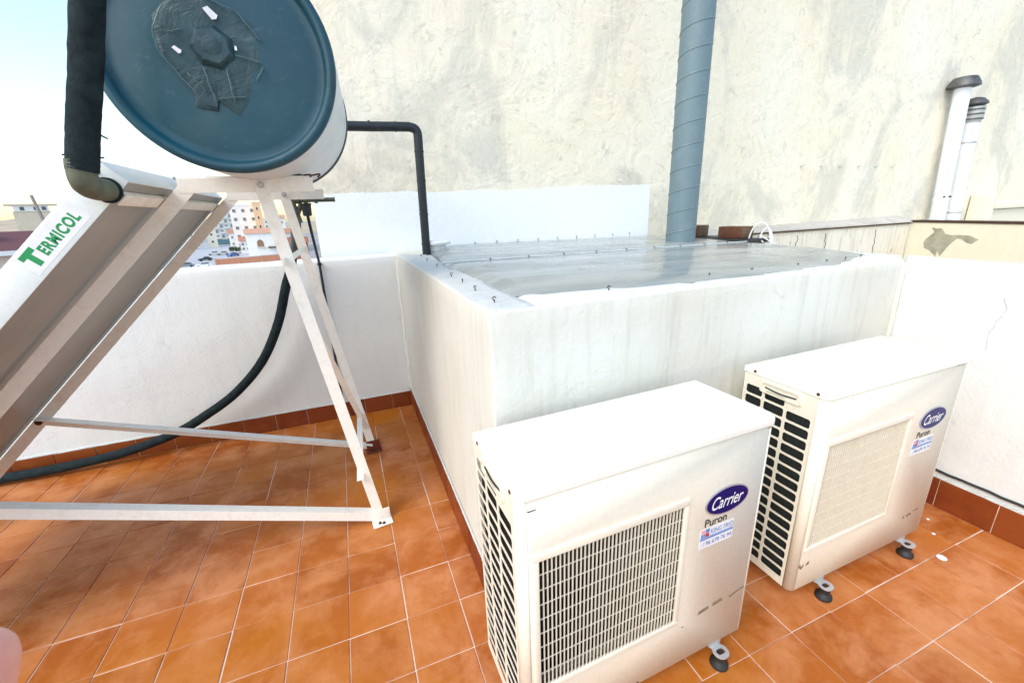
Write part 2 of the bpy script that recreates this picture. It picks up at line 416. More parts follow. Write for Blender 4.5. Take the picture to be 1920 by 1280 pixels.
# whitewashed band: outline with a brushed upper edge, laid 3 mm proud
mb = MB(); k = 180; topv = []; botv = []
for i in range(k+1):
    x = -.568+(2.715+.568)*i/k
    z = 1.812+.030*max(0, min(1, (x-1.2)/.6))+.014*noise.noise(Vector((x*3.1, 1, 0)))+.010*noise.noise(Vector((x*17, 4, 0)))+.008*noise.noise(Vector((x*47, 4, 3)))
    topv.append((x+(.014*noise.noise(Vector((z*9, 2, 0))) if i == k else 0), z)); botv.append((x, 1.25))
vs = [(x, .297, z) for x, z in botv]+[(x, .297, z) for x, z in topv]+[(x, .3005, z) for x, z in topv]
K = k+1
mb.add(vs, [(i, i+1, K+i+1, K+i) for i in range(k)]+[(K+i, K+i+1, 2*K+i+1, 2*K+i) for i in range(k)])
mb.build('white_band', 'paint_band', pw, smooth=30)
for i in range(6):
    q = MB(); x = 4.95+.0+i*.36; q.tube([(x, .305, 2.03), (x, .27, 2.03), (x+.015, .262, 2.055)], .008, 8); q.build('hook', 'zinc', pw)

par = thing('parapet_wall', 'low white plastered parapet wall behind the solar heater frame', 'wall', (-2.3, 0, 0))
rough_prism([(-4.6, 0), (.03, 0), (.03, .24), (-.56, .24), (-.56, .22), (-4.6, .22)], -.01, lambda x, y: 1.322-.006*max(0, -x), .018, .07, .006, seed=3).build('wall_body', 'plaster_white', par)
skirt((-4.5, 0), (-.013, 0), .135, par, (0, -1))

side = thing('side_wall', 'white plastered terrace wall to the right of the farther air conditioner', 'wall', (2.6, -3.6, 0))
rough_prism([(2.44, -5.2), (2.74, -5.2), (2.78, -2.02), (2.44, -2.19)], -.01, lambda x, y: 1.285, .02, .07, .006, seed=9).build('wall_body', 'plaster_white', side)
skirt((2.44, -5.2), (2.44, -2.20), .165, side, (-1, 0), .016, first=.12)
mb = MB(); mb.tube([(2.432, -5.2+i*.05, .205+.004*noise.noise(Vector((i*.7, 0, 0)))) for i in range(61)], .007, 8)
tag(mb.build('cable', 'rubber'), 'black cable running along the foot of the right-hand terrace wall', 'cable')

# masonry light well with sheet cover
bx = thing('light_well', 'whitewashed masonry box with a plastic sheet over its top', 'light well', (1.4, -1.0, 0))
rough_prism([(0, -2.36), (2.436, -2.185), (2.80, -1.99), (2.86, -.95), (3.22, -.86), (3.22, .296), (0, .296)], -.01, ztop, .008, .07, .0035, seed=21).build('masonry', 'plaster_cream', bx)
# mortar capping of the rim, left and front
def cap_strip(poly, name, mat):
    bm = bmesh.new(); vs = [bm.verts.new((x, y, ztop(x, y)+.004)) for x, y in poly]; bm.faces.new(vs)
    for ax in (0, 1):
        cs = [v.co[ax] for v in bm.verts]; x = min(cs)+.03
        while x < max(cs):
            co = [0, 0, 0]; no = [0, 0, 0]; co[ax] = x; no[ax] = 1
            bmesh.ops.bisect_plane(bm, geom=list(bm.verts)+list(bm.edges)+list(bm.faces), plane_co=co, plane_no=no); x += .03
    edge = {v for e in bm.edges if e.is_boundary for v in e.verts}
    for v in bm.verts:
        q = v.co*8
        if v in edge: v.co.z -= .005; v.co.x += .003*noise.noise(q); v.co.y += .003*noise.noise(q+Vector((9, 9, 9)))
        else: v.co.z += .004+.003*noise.noise(q*.8)+.0015*noise.noise(q*3)
    m2 = MB(); m2.frombm(bm); return m2.build(name, mat, bx, smooth=70)
cap_strip([(.012, -2.345), (.17, -2.335), (.16, -1.0), (.20, -.25), (.014, -.02)], 'mortar_cap', 'mortar')
cap_strip([(.17, -2.338), (2.43, -2.172), (2.62, -2.02), (2.56, -1.90), (1.6, -2.17), (.9, -2.22), (.17, -2.15)], 'front_rim', 'plaster_white')
# sheet: front slope to the batten, rear slope to the wall
def sheet(name, yf, yb, zf, zb, x0, x1, nx, ny, amp, seed):
    m2 = MB(); vs = []
    for j in range(ny+1):
        t = j/ny
        for i in range(nx+1):
            s_ = i/nx; a = x0(t); b = x1(t); x = a+(b-a)*s_; y = yf(s_)*(1-t)+yb(s_)*t
            sag = -.002*math.sin(math.pi*t)*(1-.3*s_)
            z = ztop(x, y)+zf*(1-t)+zb*t+.012*math.sin(math.pi*min(1, 3*min(t, 1-t)*.5))+sag+amp*noise.noise(Vector((x*1.3+seed, y*5, 0)))*math.sin(math.pi*t)
            dx_ = min(x-a, b-x)/.07; dy_ = (y-yf(s_))/.07; e_ = max(0, min(1, dx_, dy_ if name == 'sheet_cover' else 1)); z = (ztop(x, y)+.003)*(1-e_)+z*e_
            vs.append((x, y, z))
    fs = [(j*(nx+1)+i, j*(nx+1)+i+1, (j+1)*(nx+1)+i+1, (j+1)*(nx+1)+i) for j in range(ny) for i in range(nx)]
    m2.add(vs, fs); return m2.build(name, 'sheet', bx, smooth=80)
sheet('sheet_cover', lambda s: -2.15-.07*math.sin(math.pi*min(1, s*1.3))+(.23*max(0, s-.75)/.25), lambda s: -1.06+.24*s, .016, .020,
      lambda t: .15, lambda t: 2.60+.26*t, 90, 40, .003, 0)
sheet('rear_sheet', lambda s: -1.055+.24*s, lambda s: .290, .020, .034, lambda t: .17+.1*t, lambda t: 2.86, 60, 24, .006, 5)
mb = MB(); mb.tube([(.13+i*.0683, -1.075+.24*i/40, ztop(.13+i*.0683, 0)+.024+.003*noise.noise(Vector((i*.5, 1, 1)))) for i in range(41)], .0045, 8)
mb.build('batten', 'rope', bx)
for i in range(9):
    mb = MB(); x = .45+i*.27; y = -1.07+.24*(x-.13)/2.73; z = ztop(x, y)+.024
    mb.tube([(x, y-.012, z-.016), (x, y-.009, z+.006), (x, y+.002, z+.010), (x+.003, y+.012, z+.002)], .0028, 6); mb.build('wire_tie', 'hook', bx)
def hook(x, y, z, a):
    m2 = MB(); dx, dy = math.cos(a), math.sin(a)
    m2.tube([(x, y, z-.012), (x, y, z+.004)], .0022, 6)
    ring = [(x+dx*.0052*math.cos(q), y+dy*.0052*math.cos(q), z+.008+.0052*math.sin(q)) for q in [R(-90+30*k) for k in range(10)]]
    m2.tube(ring, .0020, 6); m2.build('hook', 'hook', bx)
for (x, y) in [(.062,-2.23),(.07,-1.98),(.075,-1.77),(.08,-1.55),(.10,-1.12),(.11,-.75),(.13,-.42),(.52,-2.225),(1.09,-2.15),(1.38,-2.12),(1.72,-2.10),(1.98,-2.07),(2.20,-2.03),(2.42,-1.98)]:
    hook(x, y, ztop(x, y)+.012, random.uniform(0, 3.1))
for i in range(9): hook(.75+i*.215, .285, 1.352, 0.)
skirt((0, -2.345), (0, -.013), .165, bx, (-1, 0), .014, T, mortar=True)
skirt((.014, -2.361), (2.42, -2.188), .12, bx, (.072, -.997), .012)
# plaster pilaster lump at the inner corner and dark cement line where box meets parapet
mb = MB(); mb.tube([(-.004-.002*math.sin(i), -.006, .16+i*.058) for i in range(20)], .012, 8)
mb.build('corner_fillet', 'plaster_white', bx)
mb = MB(); mb.tube([(2.434+.002*math.sin(i), -2.188, -.0+i*.0675) for i in range(20)], .014, 8)
mb.build('corner_fillet', 'plaster_cream', bx)

# neighbour's terrace wall with coping
nb = thing('boundary_wall', 'stained cream boundary wall with a dark coping line, beyond the light well', 'wall', (5., .1, -1))
mb = MB(); mb.box(3.24, 7.08, .10, .22, -1., 1.285, 0); 
mb.build('wall_body', 'render_old', nb, smooth=0)
mb = MB(); vs = []; k = 60
for i in range(k+1):
    x = 3.24+3.9*i/k; j = .006*noise.noise(Vector((x*6, 0, 0)))
    vs += [(x, .075+j, 1.287), (x, .075+j, 1.300+j*.5), (x, .299, 1.335+.04*(x-3.3)/3.8+j)]
mb.add(vs, [(3*i, 3*i+3, 3*i+4, 3*i+1) for i in range(k)]+[(3*i+1, 3*i+4, 3*i+5, 3*i+2) for i in range(k)])
mb.build('coping', 'mossy', nb, smooth=50)
mb = MB(); mb.box(3.24, 7.06, .080, .099, 1.268, 1.284, 0); mb.build('drip_line', 'hook', nb, smooth=0)
for x in (4.82, 5.35, 6.35):
    m2 = MB(); m2.tube([(x+.05*noise.noise(Vector((i*.9, x, 0))), .099, .5+.045*i) for i in range(17)], .004, 5); m2.build('crack', 'hook', nb)

yw = thing('neighbour_wall', 'ochre yellow wall with a grey damp patch at the right edge', 'wall', (6.9, -.8, -1))
d = Vector((6.743-7.10, -1.114-.1, 0)).normalized(); nn = Vector((d.y, -d.x, 0))
if nn.x > 0: nn = -nn
mt = Matrix((d, nn, Vector((0, 0, 1)))).transposed().to_4x4(); mt.translation = (7.10, .10, 0)
mb = MB(); mb.box(0, 4.6, -.16, 0, -1., 1.285, .004, 0, mt, 1); mb.build('wall_body', 'yellow_render', yw, smooth=0)
mb = MB(); mb.box(-.03, 4.62, -.18, .015, 1.287, 1.312, .003, 0, mt, 1); mb.build('coping', 'hook', yw, smooth=0)
# damp patch (irregular stain with its own outline)
def blot(pts, mat_, name, parent, to3, jit=.08, seed=1., sub=5):
    out = []
    n_ = len(pts)
    for i in range(n_):
        a, b = pts[i], pts[(i+1) % n_]
        for k in range(sub):
            t = k/sub; x = a[0]*(1-t)+b[0]*t; z = a[1]*(1-t)+b[1]*t
            out.append((x+jit*noise.noise(Vector((x*9+seed, z*9, 0))), z+jit*noise.noise(Vector((x*9, z*9+seed, 5)))))
    m2 = MB(); m2.add([to3(x, z) for x, z in out], [tuple(range(len(out)))]); return m2.build(name, mat_, parent, smooth=0)
MAT['damp'] = plain('damp_stain', (.36,.34,.26), .9, var=.25, scale=8)
w3 = lambda x, z: tuple(mt @ Vector((x, .0025, z)))
blot([(.28,1.20),(.40,1.22),(.50,1.14),(.70,1.16),(.88,1.10),(.80,1.06),(.62,1.08),(.55,.98),(.50,.86),(.45,.92),(.40,.84),(.34,.93),(.26,.95),(.25,1.08),(.33,1.14)], 'damp', 'damp_patch', yw, w3, .05)
mb = MB(); mb.box(2.75, 12, -5.2, .09, -1.2, -.9); tag(mb.build('neighbour_roof', 'mortar', smooth=0), "grey floor of the neighbour's lower roof behind the boundary wall", 'roof')
mb = MB(); mb.box(8.9, 9.0, .02, .28, .6, 1.62, .006); mb.box(9.02, 11.6, .0, .28, 1.40, 1.52, .02); mb.box(9.06, 11.6, .06, .28, .6, 1.39, .0)
tag(mb.build('roof_curb', 'yellow_render'), 'small cream masonry curb with a thick slab behind the yellow wall', 'curb')

# ------------------------------------------------------------------ flue and chimney pipes
fx, fy, fr = 2.385, -.555, .122
fl = thing('flue_pipe', 'tall grey-blue spiral duct rising behind the sheet-covered light well', 'flue', (fx, fy, 1.26))
mb = MB(); mb.tube([(fx, fy, 1.27+i*.6) for i in range(9)], fr, 48); mb.build('duct', 'duct', fl)
mb = MB(); pts = []; pitch_ = .168
for i in range(int(4.7/pitch_*36)):
    a = 2*math.pi*i/36; pts.append((fx+math.cos(a)*(fr+.0005), fy+math.sin(a)*(fr+.0005), 1.31+pitch_*i/36))
mb.tube(pts, .0045, 6); mb.build('spiral_seam', 'duct_seam', fl)
def chimney(xb, xt, y, z0, z1, r, label, kind):
    t = thing('chimney_pipe', label, 'chimney pipe', (xb, y, z0), group='white chimney pipes by the party wall')
    f_ = lambda z: (xb+(xt-xb)*(z-z0)/(z1-z0), y, z)
    m2 = MB(); m2.tube([f_(z0-.5), f_(z1)], r, 32); m2.build('pipe', 'chimney', t)
    if kind == 0:
        for z in (z0+.42, z1-.38):
            m2 = MB(); m2.tube([f_(z), f_(z+.012)], r*1.06, 32); m2.build('band', 'chimney', t)
        m2 = MB(); m2.lathe(f_(z0+.30), (0, 0, 1), [(r*1.05, 0), (r*1.05, .12)], 32); m2.build('clamp', 'chimney', t)
        for a in (-2.4, -1.7, -1.2):
            m2 = MB(); m2.lathe((f_(z0+.36)[0]+math.cos(a)*r*1.05, y+math.sin(a)*r*1.05, z0+.36), (math.cos(a), math.sin(a), 0), [(.012, 0), (.012, .012)], 8); m2.build('screw', 'hook', t)
        m2 = MB(); c = f_(z1-.01); m2.lathe(c, (0, 0, 1), [(r*1.15, 0), (r*1.95, .02), (r*1.9, .05), (r*1.45, .12), (r*1.35, .13), (.01, .15)], 36); m2.build('cowl', 'cowl', t)
    else:
        for z in (z0+.12, z1-.28):
            m2 = MB(); m2.lathe(f_(z), (0, 0, 1), [(r*1.03, 0), (r*1.10, .01), (r*1.03, .025)], 32); m2.build('band', 'zinc', t)
        m2 = MB(); c = f_(z1-.02); m2.lathe(c, (0, 0, 1), [(r*1.0, 0), (r*1.22, .06), (r*1.25, .20), (r*1.15, .21)], 32); m2.build('cage', 'zinc', t)
        for k in range(3):
            m2 = MB(); m2.lathe(f_(z1+.02+.06*k), (0, 0, 1), [(r*1.26, 0), (r*1.29, .008), (r*1.26, .016)], 32); m2.build('louvre_ring', 'cowl', t)
        m2 = MB(); m2.lathe(f_(z1+.20), (0, 0, 1), [(r*1.2, 0), (r*1.55, .015), (r*1.45, .04), (r*.9, .09), (.01, .11)], 36); m2.build('cowl', 'cowl', t)
chimney(7.83, 7.66, .15, 1.25, 3.0, .088, 'taller white chimney pipe with a flat grey cowl against the party wall', 0)
chimney(8.21, 8.06, .15, 1.25, 2.60, .092, 'shorter white chimney pipe with a louvred metal cowl', 1)

# bits on the ledge: slab, wood blocks, cable
mb = MB(); zt = ztop(3., 0)+.006; mb.box(2.90, 3.16, -.82, .12, zt, zt+.03, .006); tag(mb.build('slab', 'rubber'), 'thin black slab lying under two wood blocks behind the flue', 'slab')
def block(x, y, lx, ly, h, rz, lab):
    mt = Matrix.Translation((x, y, zt+.034)) @ Matrix.Rotation(rz, 4, 'Z')
    m2 = MB(); m2.box(-lx/2, lx/2, -ly/2, ly/2, 0, h, .004, 0, mt); o = m2.build('wood_block', ['wood', 'wood_end'])
    for p in o.data.polygons:
        if abs(p.normal.x) > .8: p.material_index = 1
    tag(o, lab, 'wood block', 'wood blocks on the slab')
block(2.99, .02-.10, .20, .22, .105, .35, 'brown wood block nearer the grey flue, left one of two on the black slab')
block(3.03, -.56, .17, .24, .10, .12, 'longer brown wood block beside the white cable loop, right one of two')
mb = MB()
for (cx, cy, rx, rz_, tz) in ((3.10, -.76, .085, .19, 0.), (3.13, -.80, .05, .14, .2)):
    mb.tube([(cx+rx*math.cos(R(a))*.5, cy-rx*math.cos(R(a))*.9, zt-.02+rz_*math.sin(R(a))*1.0) for a in range(0, 181, 9)], .0065, 8)
mb.tube(bez([(3.14,-.85,zt),(3.05,-.80,zt+.06),(3.14,-.72,zt+.03),(3.02,-.86,zt+.01)]), .005, 8)
tag(mb.build('cable_loop', 'cable'), 'loop of white cable standing up beside the wood blocks', 'cable')

# white vent cap on the corner of the box
vc = thing('vent_cap', 'small white mushroom vent on the left rear corner of the light well', 'vent', (.306, -.12, 1.29))
mb = MB(); mb.lathe((.306,-.12,1.29), (0,0,1), [(.082,0),(.082,.055),(.086,.058),(.086,.066),(.078,.068),(.078,.105)], 40); mb.build('stem', 'chimney', vc)
mb = MB(); mb.lathe((.306,-.12,1.393), (0,0,1), [(.085,0),(.112,.001),(.115,.006),(.115,.019),(.108,.026),(.05,.034),(.006,.036)], 48); mb.build('cap', 'chimney', vc)

# ------------------------------------------------------------------ solar water heater
hs = thing('solar_water_heater', 'solar water heater with a dark blue tank end on a white angle frame', 'solar water heater', (-1.2, -1.1, 0))
YN, YF = -1.453, -.656
def angle(name, p0, p1, w, d1, d2, t=.004, parent=hs, mat_='frame'):
    """L profile: two flanges of width w whose common edge runs p0-p1, spreading along d1 and d2"""
    p0, p1 = Vector(p0), Vector(p1); ax = (p1-p0).normalized(); L = (p1-p0).length
    d1 = Vector(d1); d1 = (d1-ax*d1.dot(ax)).normalized(); d2 = Vector(d2); d2 = (d2-ax*d2.dot(ax)-d1*d2.dot(d1)).normalized()
    mt = Matrix((ax, d1, d2)).transposed().to_4x4(); mt.translation = p0
    prof = [(0,0),(w,0),(w,t),(t,t),(t,w),(0,w)]
    m2 = MB(); vs = [tuple(mt @ Vector((0, a, b))) for a, b in prof]+[tuple(mt @ Vector((L, a, b))) for a, b in prof]
    m2.add(vs, [(0,1,2,3,4,5), (11,10,9,8,7,6)]+[(i,(i+1)%6,6+(i+1)%6,6+i) for i in range(6)])
    o = m2.build(name, mat_, parent, smooth=0)
    bv = o.modifiers.new('soft', 'BEVEL'); bv.width = .0012; bv.segments = 2; bv.limit_method = 'ANGLE'
    return o
def bolt(x, y, z, r=.010, mat_='zinc', nrm=(0, -1, 0)):
    m2 = MB(); m2.lathe((x, y, z), nrm, [(r*1.5, 0), (r*1.5, .002)], 16); m2.lathe(Vector((x, y, z))+Vector(nrm)*.002, nrm, [(r, 0), (r, .006), (r*.8, .008)], 6); m2.build('bolt', mat_, hs)
s2 = math.sqrt(.5)
for y, first in ((YN, True), (YF, False)):
    # sloping rail: near flange in the plane of the side frame, second flange turned along the collector
    angle('rail', (-.930, y, 1.787), (-2.66, y, .057), .054, (s2, 0, -s2), (0, 1, 0))
    angle('top_beam', (-.955, y-.002, 1.790), (-.470 if first else -.455, y-.002, 1.790), .056, (0, 0, -1), (0, 1, 0))
    xf = -.404 if first else -.392
    angle('rear_leg', (-.694, y-.006, 1.76), (xf-.026, y-.006, .01), .052, (1, 0, .15), (0, 1, 0))
    angle('strut', (xf, y-.010 if first else y+.006, .055), (-2.075, y-.010 if first else y+.006, .640), .050, (0, 0, -1), (0, 1, 0) if first else (0, -1, 0))
    bolt(-.668, y-.007, 1.762, .009); bolt(-2.075, y-.011, .610, .011, 'hook')
    # foot plate
    m2 = MB()
    mt = Matrix.Translation((xf+.002, y-.006, .004)) @ Matrix.Rotation(R(6), 4, 'Z')
    m2.box(-.05, .055, -.052, .035, 0, .005, .001, 0, mt); m2.box(-.045, .05, -.006, -.001, .005, .075, .002, 0, mt)
    m2.build('foot_plate', 'frame' if first else 'rust', hs)
    for q in (-.012, .022): bolt(xf+q*.6, y-.036-q*.2, .009, .006, 'hook', (0, 0, 1))
for (p_, q_, w_) in (((-.474, YN-.055, .318), (-.446, YF+.02, .300), (1, 0, .15)), ((-.630, YN-.075, 1.445), (-.610, YF+.01, 1.452), (.1, 0, 1))):
    m2 = MB(); m2.bar(p_, q_, .036, .004, w_); m2.build('cross_tie', 'frame', hs)
m2 = MB(); m2.bar((-.588, YN+.01, 1.20), (-.415, YF-.008, .18), .034, .004, (1, 0, .1)); m2.build('diagonal_brace', 'frame', hs)
# collector
def P(x, y, z): return (x, y, z)
along = Vector((-s2, 0, -s2)); outw = Vector((-s2, 0, s2))
c0 = Vector((-.984, 0, 1.752)); LEN = 2.02
def cm(y): 
    m_ = Matrix((along, Vector((0, 1, 0)), outw)).transposed().to_4x4(); m_.translation = c0+Vector((0, y, 0)); return m_
m2 = MB(); m2.box(0, LEN, 0, .004, 0, .090, .0015, 0, cm(-1.802)); side_sheet = m2.build('side_panel', 'panel_side', hs)
m2 = MB(); m2.box(0, LEN, 0, .004, 0, .090, .0015, 0, cm(-.614)); m2.build('side_panel', 'panel_side', hs)
for ea in (0, LEN-.004):
    m2 = MB(); m2.box(ea, ea+.004, .005, 1.187, 0, .090, .001, 0, cm(-1.802)); m2.build('end_panel', 'panel_side', hs)
m2 = MB(); m2.box(.004, LEN-.004, .005, 1.187, .012, .016, 0, 0, cm(-1.802)); m2.build('back_sheet', 'back_sheet', hs, smooth=0)
m2 = MB(); m2.box(.006, LEN-.006, .006, 1.186, .082, .088, 0, 0, cm(-1.802)); m2.build('cover_glass', 'glass_dark', hs, smooth=0)
for (a, b) in ((.03, .022), (.03, .072), (LEN-.05, .03)):
    q = cm(-1.8025) @ Vector((a, 0, b)); bolt(q.x, q.y, q.z, .004, 'hook')
# cross member under the head of the collector
m2 = MB(); m2.box(.045, .088, .02, 1.18, -.010, -.004, .0015, 0, cm(-1.79)); m2.box(.045, .049, .02, 1.18, -.004, .010, .001, 0, cm(-1.79)); m2.build('head_bar', 'frame', hs)
m2 = MB(); m2.tube([(-.99, -1.36, 1.80), (-.965, -1.34, 1.785), (-.955, -1.33, 1.76)], .006, 8); m2.build('clip', 'zinc', hs)
# tank
tc = Vector((-.678, -1.75, 2.136)); ta = Vector((.045, .86, .0)); ta_n = ta.normalized()
m2 = MB(); m2.lathe(tc+ta_n*.035, ta_n, [(.352, 0), (.354, .01), (.356, .775), (.352, .79)], 96); tank = m2.build('tank_body', 'tank_body', hs)
m2 = MB(); m2.lathe(tc+ta_n*.80, ta_n, [(.358, 0), (.361, .006), (.361, .045), (.350, .058), (.20, .07), (.01, .072)], 96); m2.build('far_cap', 'blackpipe', hs)
m2 = MB(); m2.lathe(tc, ta_n, [(.01, .018), (.18, .019), (.285, .026), (.308, .030), (.316, .024), (.320, .010), (.328, .002), (.340, .0), (.351, .008), (.354, .022), (.352, .044)], 96)
cap = m2.build('end_cap', 'tank_cap', hs, smooth=60)
# crumpled tape patch with the covered fitting in its middle
bm = bmesh.new(); out = [(-.834,2.235),(-.80,2.27),(-.759,2.30),(-.70,2.31),(-.659,2.291),(-.605,2.269),(-.56,2.245),(-.531,2.217),(-.548,2.195),(-.520,2.165),(-.55,2.11),(-.583,2.066),(-.61,2.01),(-.650,1.962),(-.68,1.985),(-.704,2.004),(-.712,1.975),(-.773,1.985),(-.766,2.024),(-.80,2.07),(-.834,2.131),(-.838,2.19)]
ve = []
m_, n_ = (-.69, 2.155), len(out)
rings = [1., .93, .82, .68, .54, .42, .30]
for k, q in enumerate(rings):
    row = []
    for i in range(n_*3):
        a, b = out[i//3], out[(i//3+1) % n_]; t = (i % 3)/3; x = a[0]*(1-t)+b[0]*t; z = a[1]*(1-t)+b[1]*t
        x = m_[0]+(x-m_[0])*q; z = m_[1]+(z-m_[1])*q
        lift = .0015 if k == 0 else .003+.009*abs(noise.noise(Vector((x*13, z*13, 3))))+.003*abs(noise.noise(Vector((x*47, z*47, 8))))
        row.append(bm.verts.new((x, -1.732-lift+.0045*0, z)))
    ve.append(row)
for k in range(len(rings)-1):
    for i in range(n_*3): j = (i+1) % (n_*3); bm.faces.new((ve[k][i], ve[k][j], ve[k+1][j], ve[k+1][i]))
bm.faces.new(ve[-1])
m2 = MB(); m2.frombm(bm)
def crease(a, b, w=.0022):
    k = 7; m2.tube([(a[0]+(b[0]-a[0])*i/k+.004*noise.noise(Vector((i*1.3, a[0]*50, 0))), -1.7455-.004*(0 < i < k), a[1]+(b[1]-a[1])*i/k+.004*noise.noise(Vector((i*1.3, a[1]*50, 7)))) for i in range(k+1)], w, 5, m=1)
for a, b in (((-.80,2.26),(-.838,2.19)), ((-.838,2.19),(-.834,2.13)), ((-.70,2.30),(-.60,2.262)), ((-.60,2.262),(-.548,2.19)), ((-.834,2.131),(-.766,2.03)), ((-.725,2.10),(-.71,2.00)), ((-.70,2.01),(-.62,2.02)), ((-.58,2.07),(-.55,2.11)), ((-.76,2.20),(-.80,2.19)), ((-.63,2.14),(-.56,2.125)), ((-.66,2.10),(-.655,2.0)), ((-.77,2.08),(-.73,2.03))): crease(a, b)
tp = m2.build('tape_patch', ['tape', 'tape_edge'], hs, smooth=22)
m2 = MB(); m2.lathe((-.688, -1.736, 2.160), (0, -1, 0), [(.066, 0), (.060, .012), (.050, .020), (.044, .021)], 7)
m2.lathe((-.688, -1.757, 2.160), (0, -1, 0), [(.028, 0), (.022, .003)], 20); m2.build('taped_fitting', 'tape', hs, smooth=30)
for (a, b, w, ang) in ((-.674, 2.252, .042, -.75), (-.786, 2.143, .026, -.6), (-.622, 2.160, .014, -1.5)):
    m2 = MB(); mt = Matrix.Translation((a, -1.749, b)) @ Matrix.Rotation(ang*-1, 4, 'Y'); m2.add([(-w*.5,0,-w*.12),(w*.32,0,-w*.30),(w*.5,0,-w*.05),(w*.42,0,w*.22),(-w*.36,0,w*.24)], [(0,1,2,3,4)], 0, mt)
    tl = m2.build('torn_label', 'white', tp, smooth=0); tl.data.transform(Matrix.Translation(-Vector(hs['world_base'])))
# tank saddle and brackets between beams and tank
for y in (YN, YF):
    m2 = MB(); m2.box(-.86, -.50, y+.004, y+.04, 1.7895, 1.797, .001); m2.build('saddle', 'frame', hs)
m2 = MB()
for i in range(5): m2.tube(bez([(-.62+i*.035, YN+.02, 1.798), (-.60+i*.04, YN+.05+.02*math.sin(i), 1.806), (-.57+i*.03, YN+.11, 1.80)]), .004, 6)
m2.build('wire', 'hook', hs)
# thick insulated riser from the collector head up to the tank
m2 = MB(); rp = bez([(-1.047,-1.905,1.775),(-1.040,-1.905,1.80),(-1.012,-1.905,1.90),(-.975,-1.905,2.02),(-.93,-1.905,2.18),(-.875,-1.90,2.38),(-.80,-1.86,2.55),(-.72,-1.72,2.62),(-.67,-1.60,2.50)], 8)
m2.tube(rp, .044, 24, rr=[.0365+.002*noise.noise(Vector((i*.8, 0, 0))) for i in range(len(rp))]); m2.build('insulated_riser', 'foam', hs)
for i in range(7):
    a = random.uniform(0, 6.28); z = random.choice([1.80, 1.82, 1.86])+random.uniform(-.01, .01); x = -1.04+(z-1.80)*.27
    m2 = MB(); m2.tube([(x+.036*math.cos(a), -1.905+.036*math.sin(a), z), (x+.050*math.cos(a), -1.905+.050*math.sin(a), z+random.uniform(-.01, .006))], .0022, 4)
    m2.build('foam_tuft', 'foam', hs)
m2 = MB(); ep = bez([(-1.045,-1.905,1.80),(-1.05,-1.905,1.765),(-1.052,-1.895,1.738),(-1.046,-1.86,1.728),(-1.040,-1.806,1.727)], 6)
m2.tube(ep, .034, 20, rr=[.035-.003*i/len(ep)+.0015*noise.noise(Vector((i*1.1, 3, 0))) for i in range(len(ep))]); m2.build('elbow', 'putty', hs)
m2 = MB(); m2.tube([(-1.041,-1.812,1.727), (-1.04,-1.803,1.727)], .038, 24); m2.build('collar', 'foam', hs)

def text_mesh(body, w, h, shear=0., bold=0., ext=.0006, space=1.):
    cu = bpy.data.curves.new('lettering', 'FONT'); cu.body = body; cu.size = 1; cu.shear = shear; cu.offset = bold; cu.space_character = space; cu.resolution_u = 6
    ob = bpy.data.objects.new('lettering', cu); COL.objects.link(ob); bpy.context.view_layer.update()
    me = bpy.data.meshes.new_from_object(ob.evaluated_get(bpy.context.evaluated_depsgraph_get()))
    bpy.data.objects.remove(ob); xs = [v.co.x for v in me.vertices]; ys = [v.co.y for v in me.vertices]
    a, b, c, d_ = min(xs), max(xs), min(ys), max(ys); mb_ = MB()
    k = len(me.vertices); V = [((v.co.x-a)/(b-a)*w-w/2, (v.co.y-c)/(d_-c)*h-h/2, 0) for v in me.vertices]
    mb_.add([(x, y, ext) for x, y, _ in V], [tuple(p.vertices) for p in me.polygons]); return mb_
def put_text(mb_, name, mat_, parent, mt):
    mb_.v = [tuple(mt @ Vector(v)) for v in mb_.v]; return mb_.build(name, mat_, parent, smooth=0)
# logo on the collector side: reads upward along the slope
lm = Matrix(((s2, -s2, 0), (0, 0, -1), (s2, s2, 0))).to_4x4()   # local x up the slope, y outwards, z towards the viewer
def lmat(a, b):
    q = c0+along*a+outw*b; m_ = lm.copy(); m_.translation = (q.x, -1.8022, q.z); return m_
m2 = MB(); mt = lmat(.272, .047); m2.box(-.122, .118, -.034, .034, 0, .0004, 0, 0, mt); m2.build('sticker', 'label_grey', hs, smooth=0)
put_text(text_mesh('ERMICOL', .156, .034, 0, .045, space=1.14), 'lettering', 'green', hs, lmat(.250, .044))
m2 = MB(); mt = lmat(.358, .050)
m2.add([(-.025,.026,.0007),(-.025,.010,.0007),(-.009,.010,.0007),(-.009,-.025,.0007),(.009,-.025,.0007),(.009,.010,.0007),(.025,.010,.0007),(.025,.026,.0007)], [(0,1,2,5,6,7),(2,3,4,5)], 0, mt)
m2.build('lettering', 'green', hs, smooth=0)
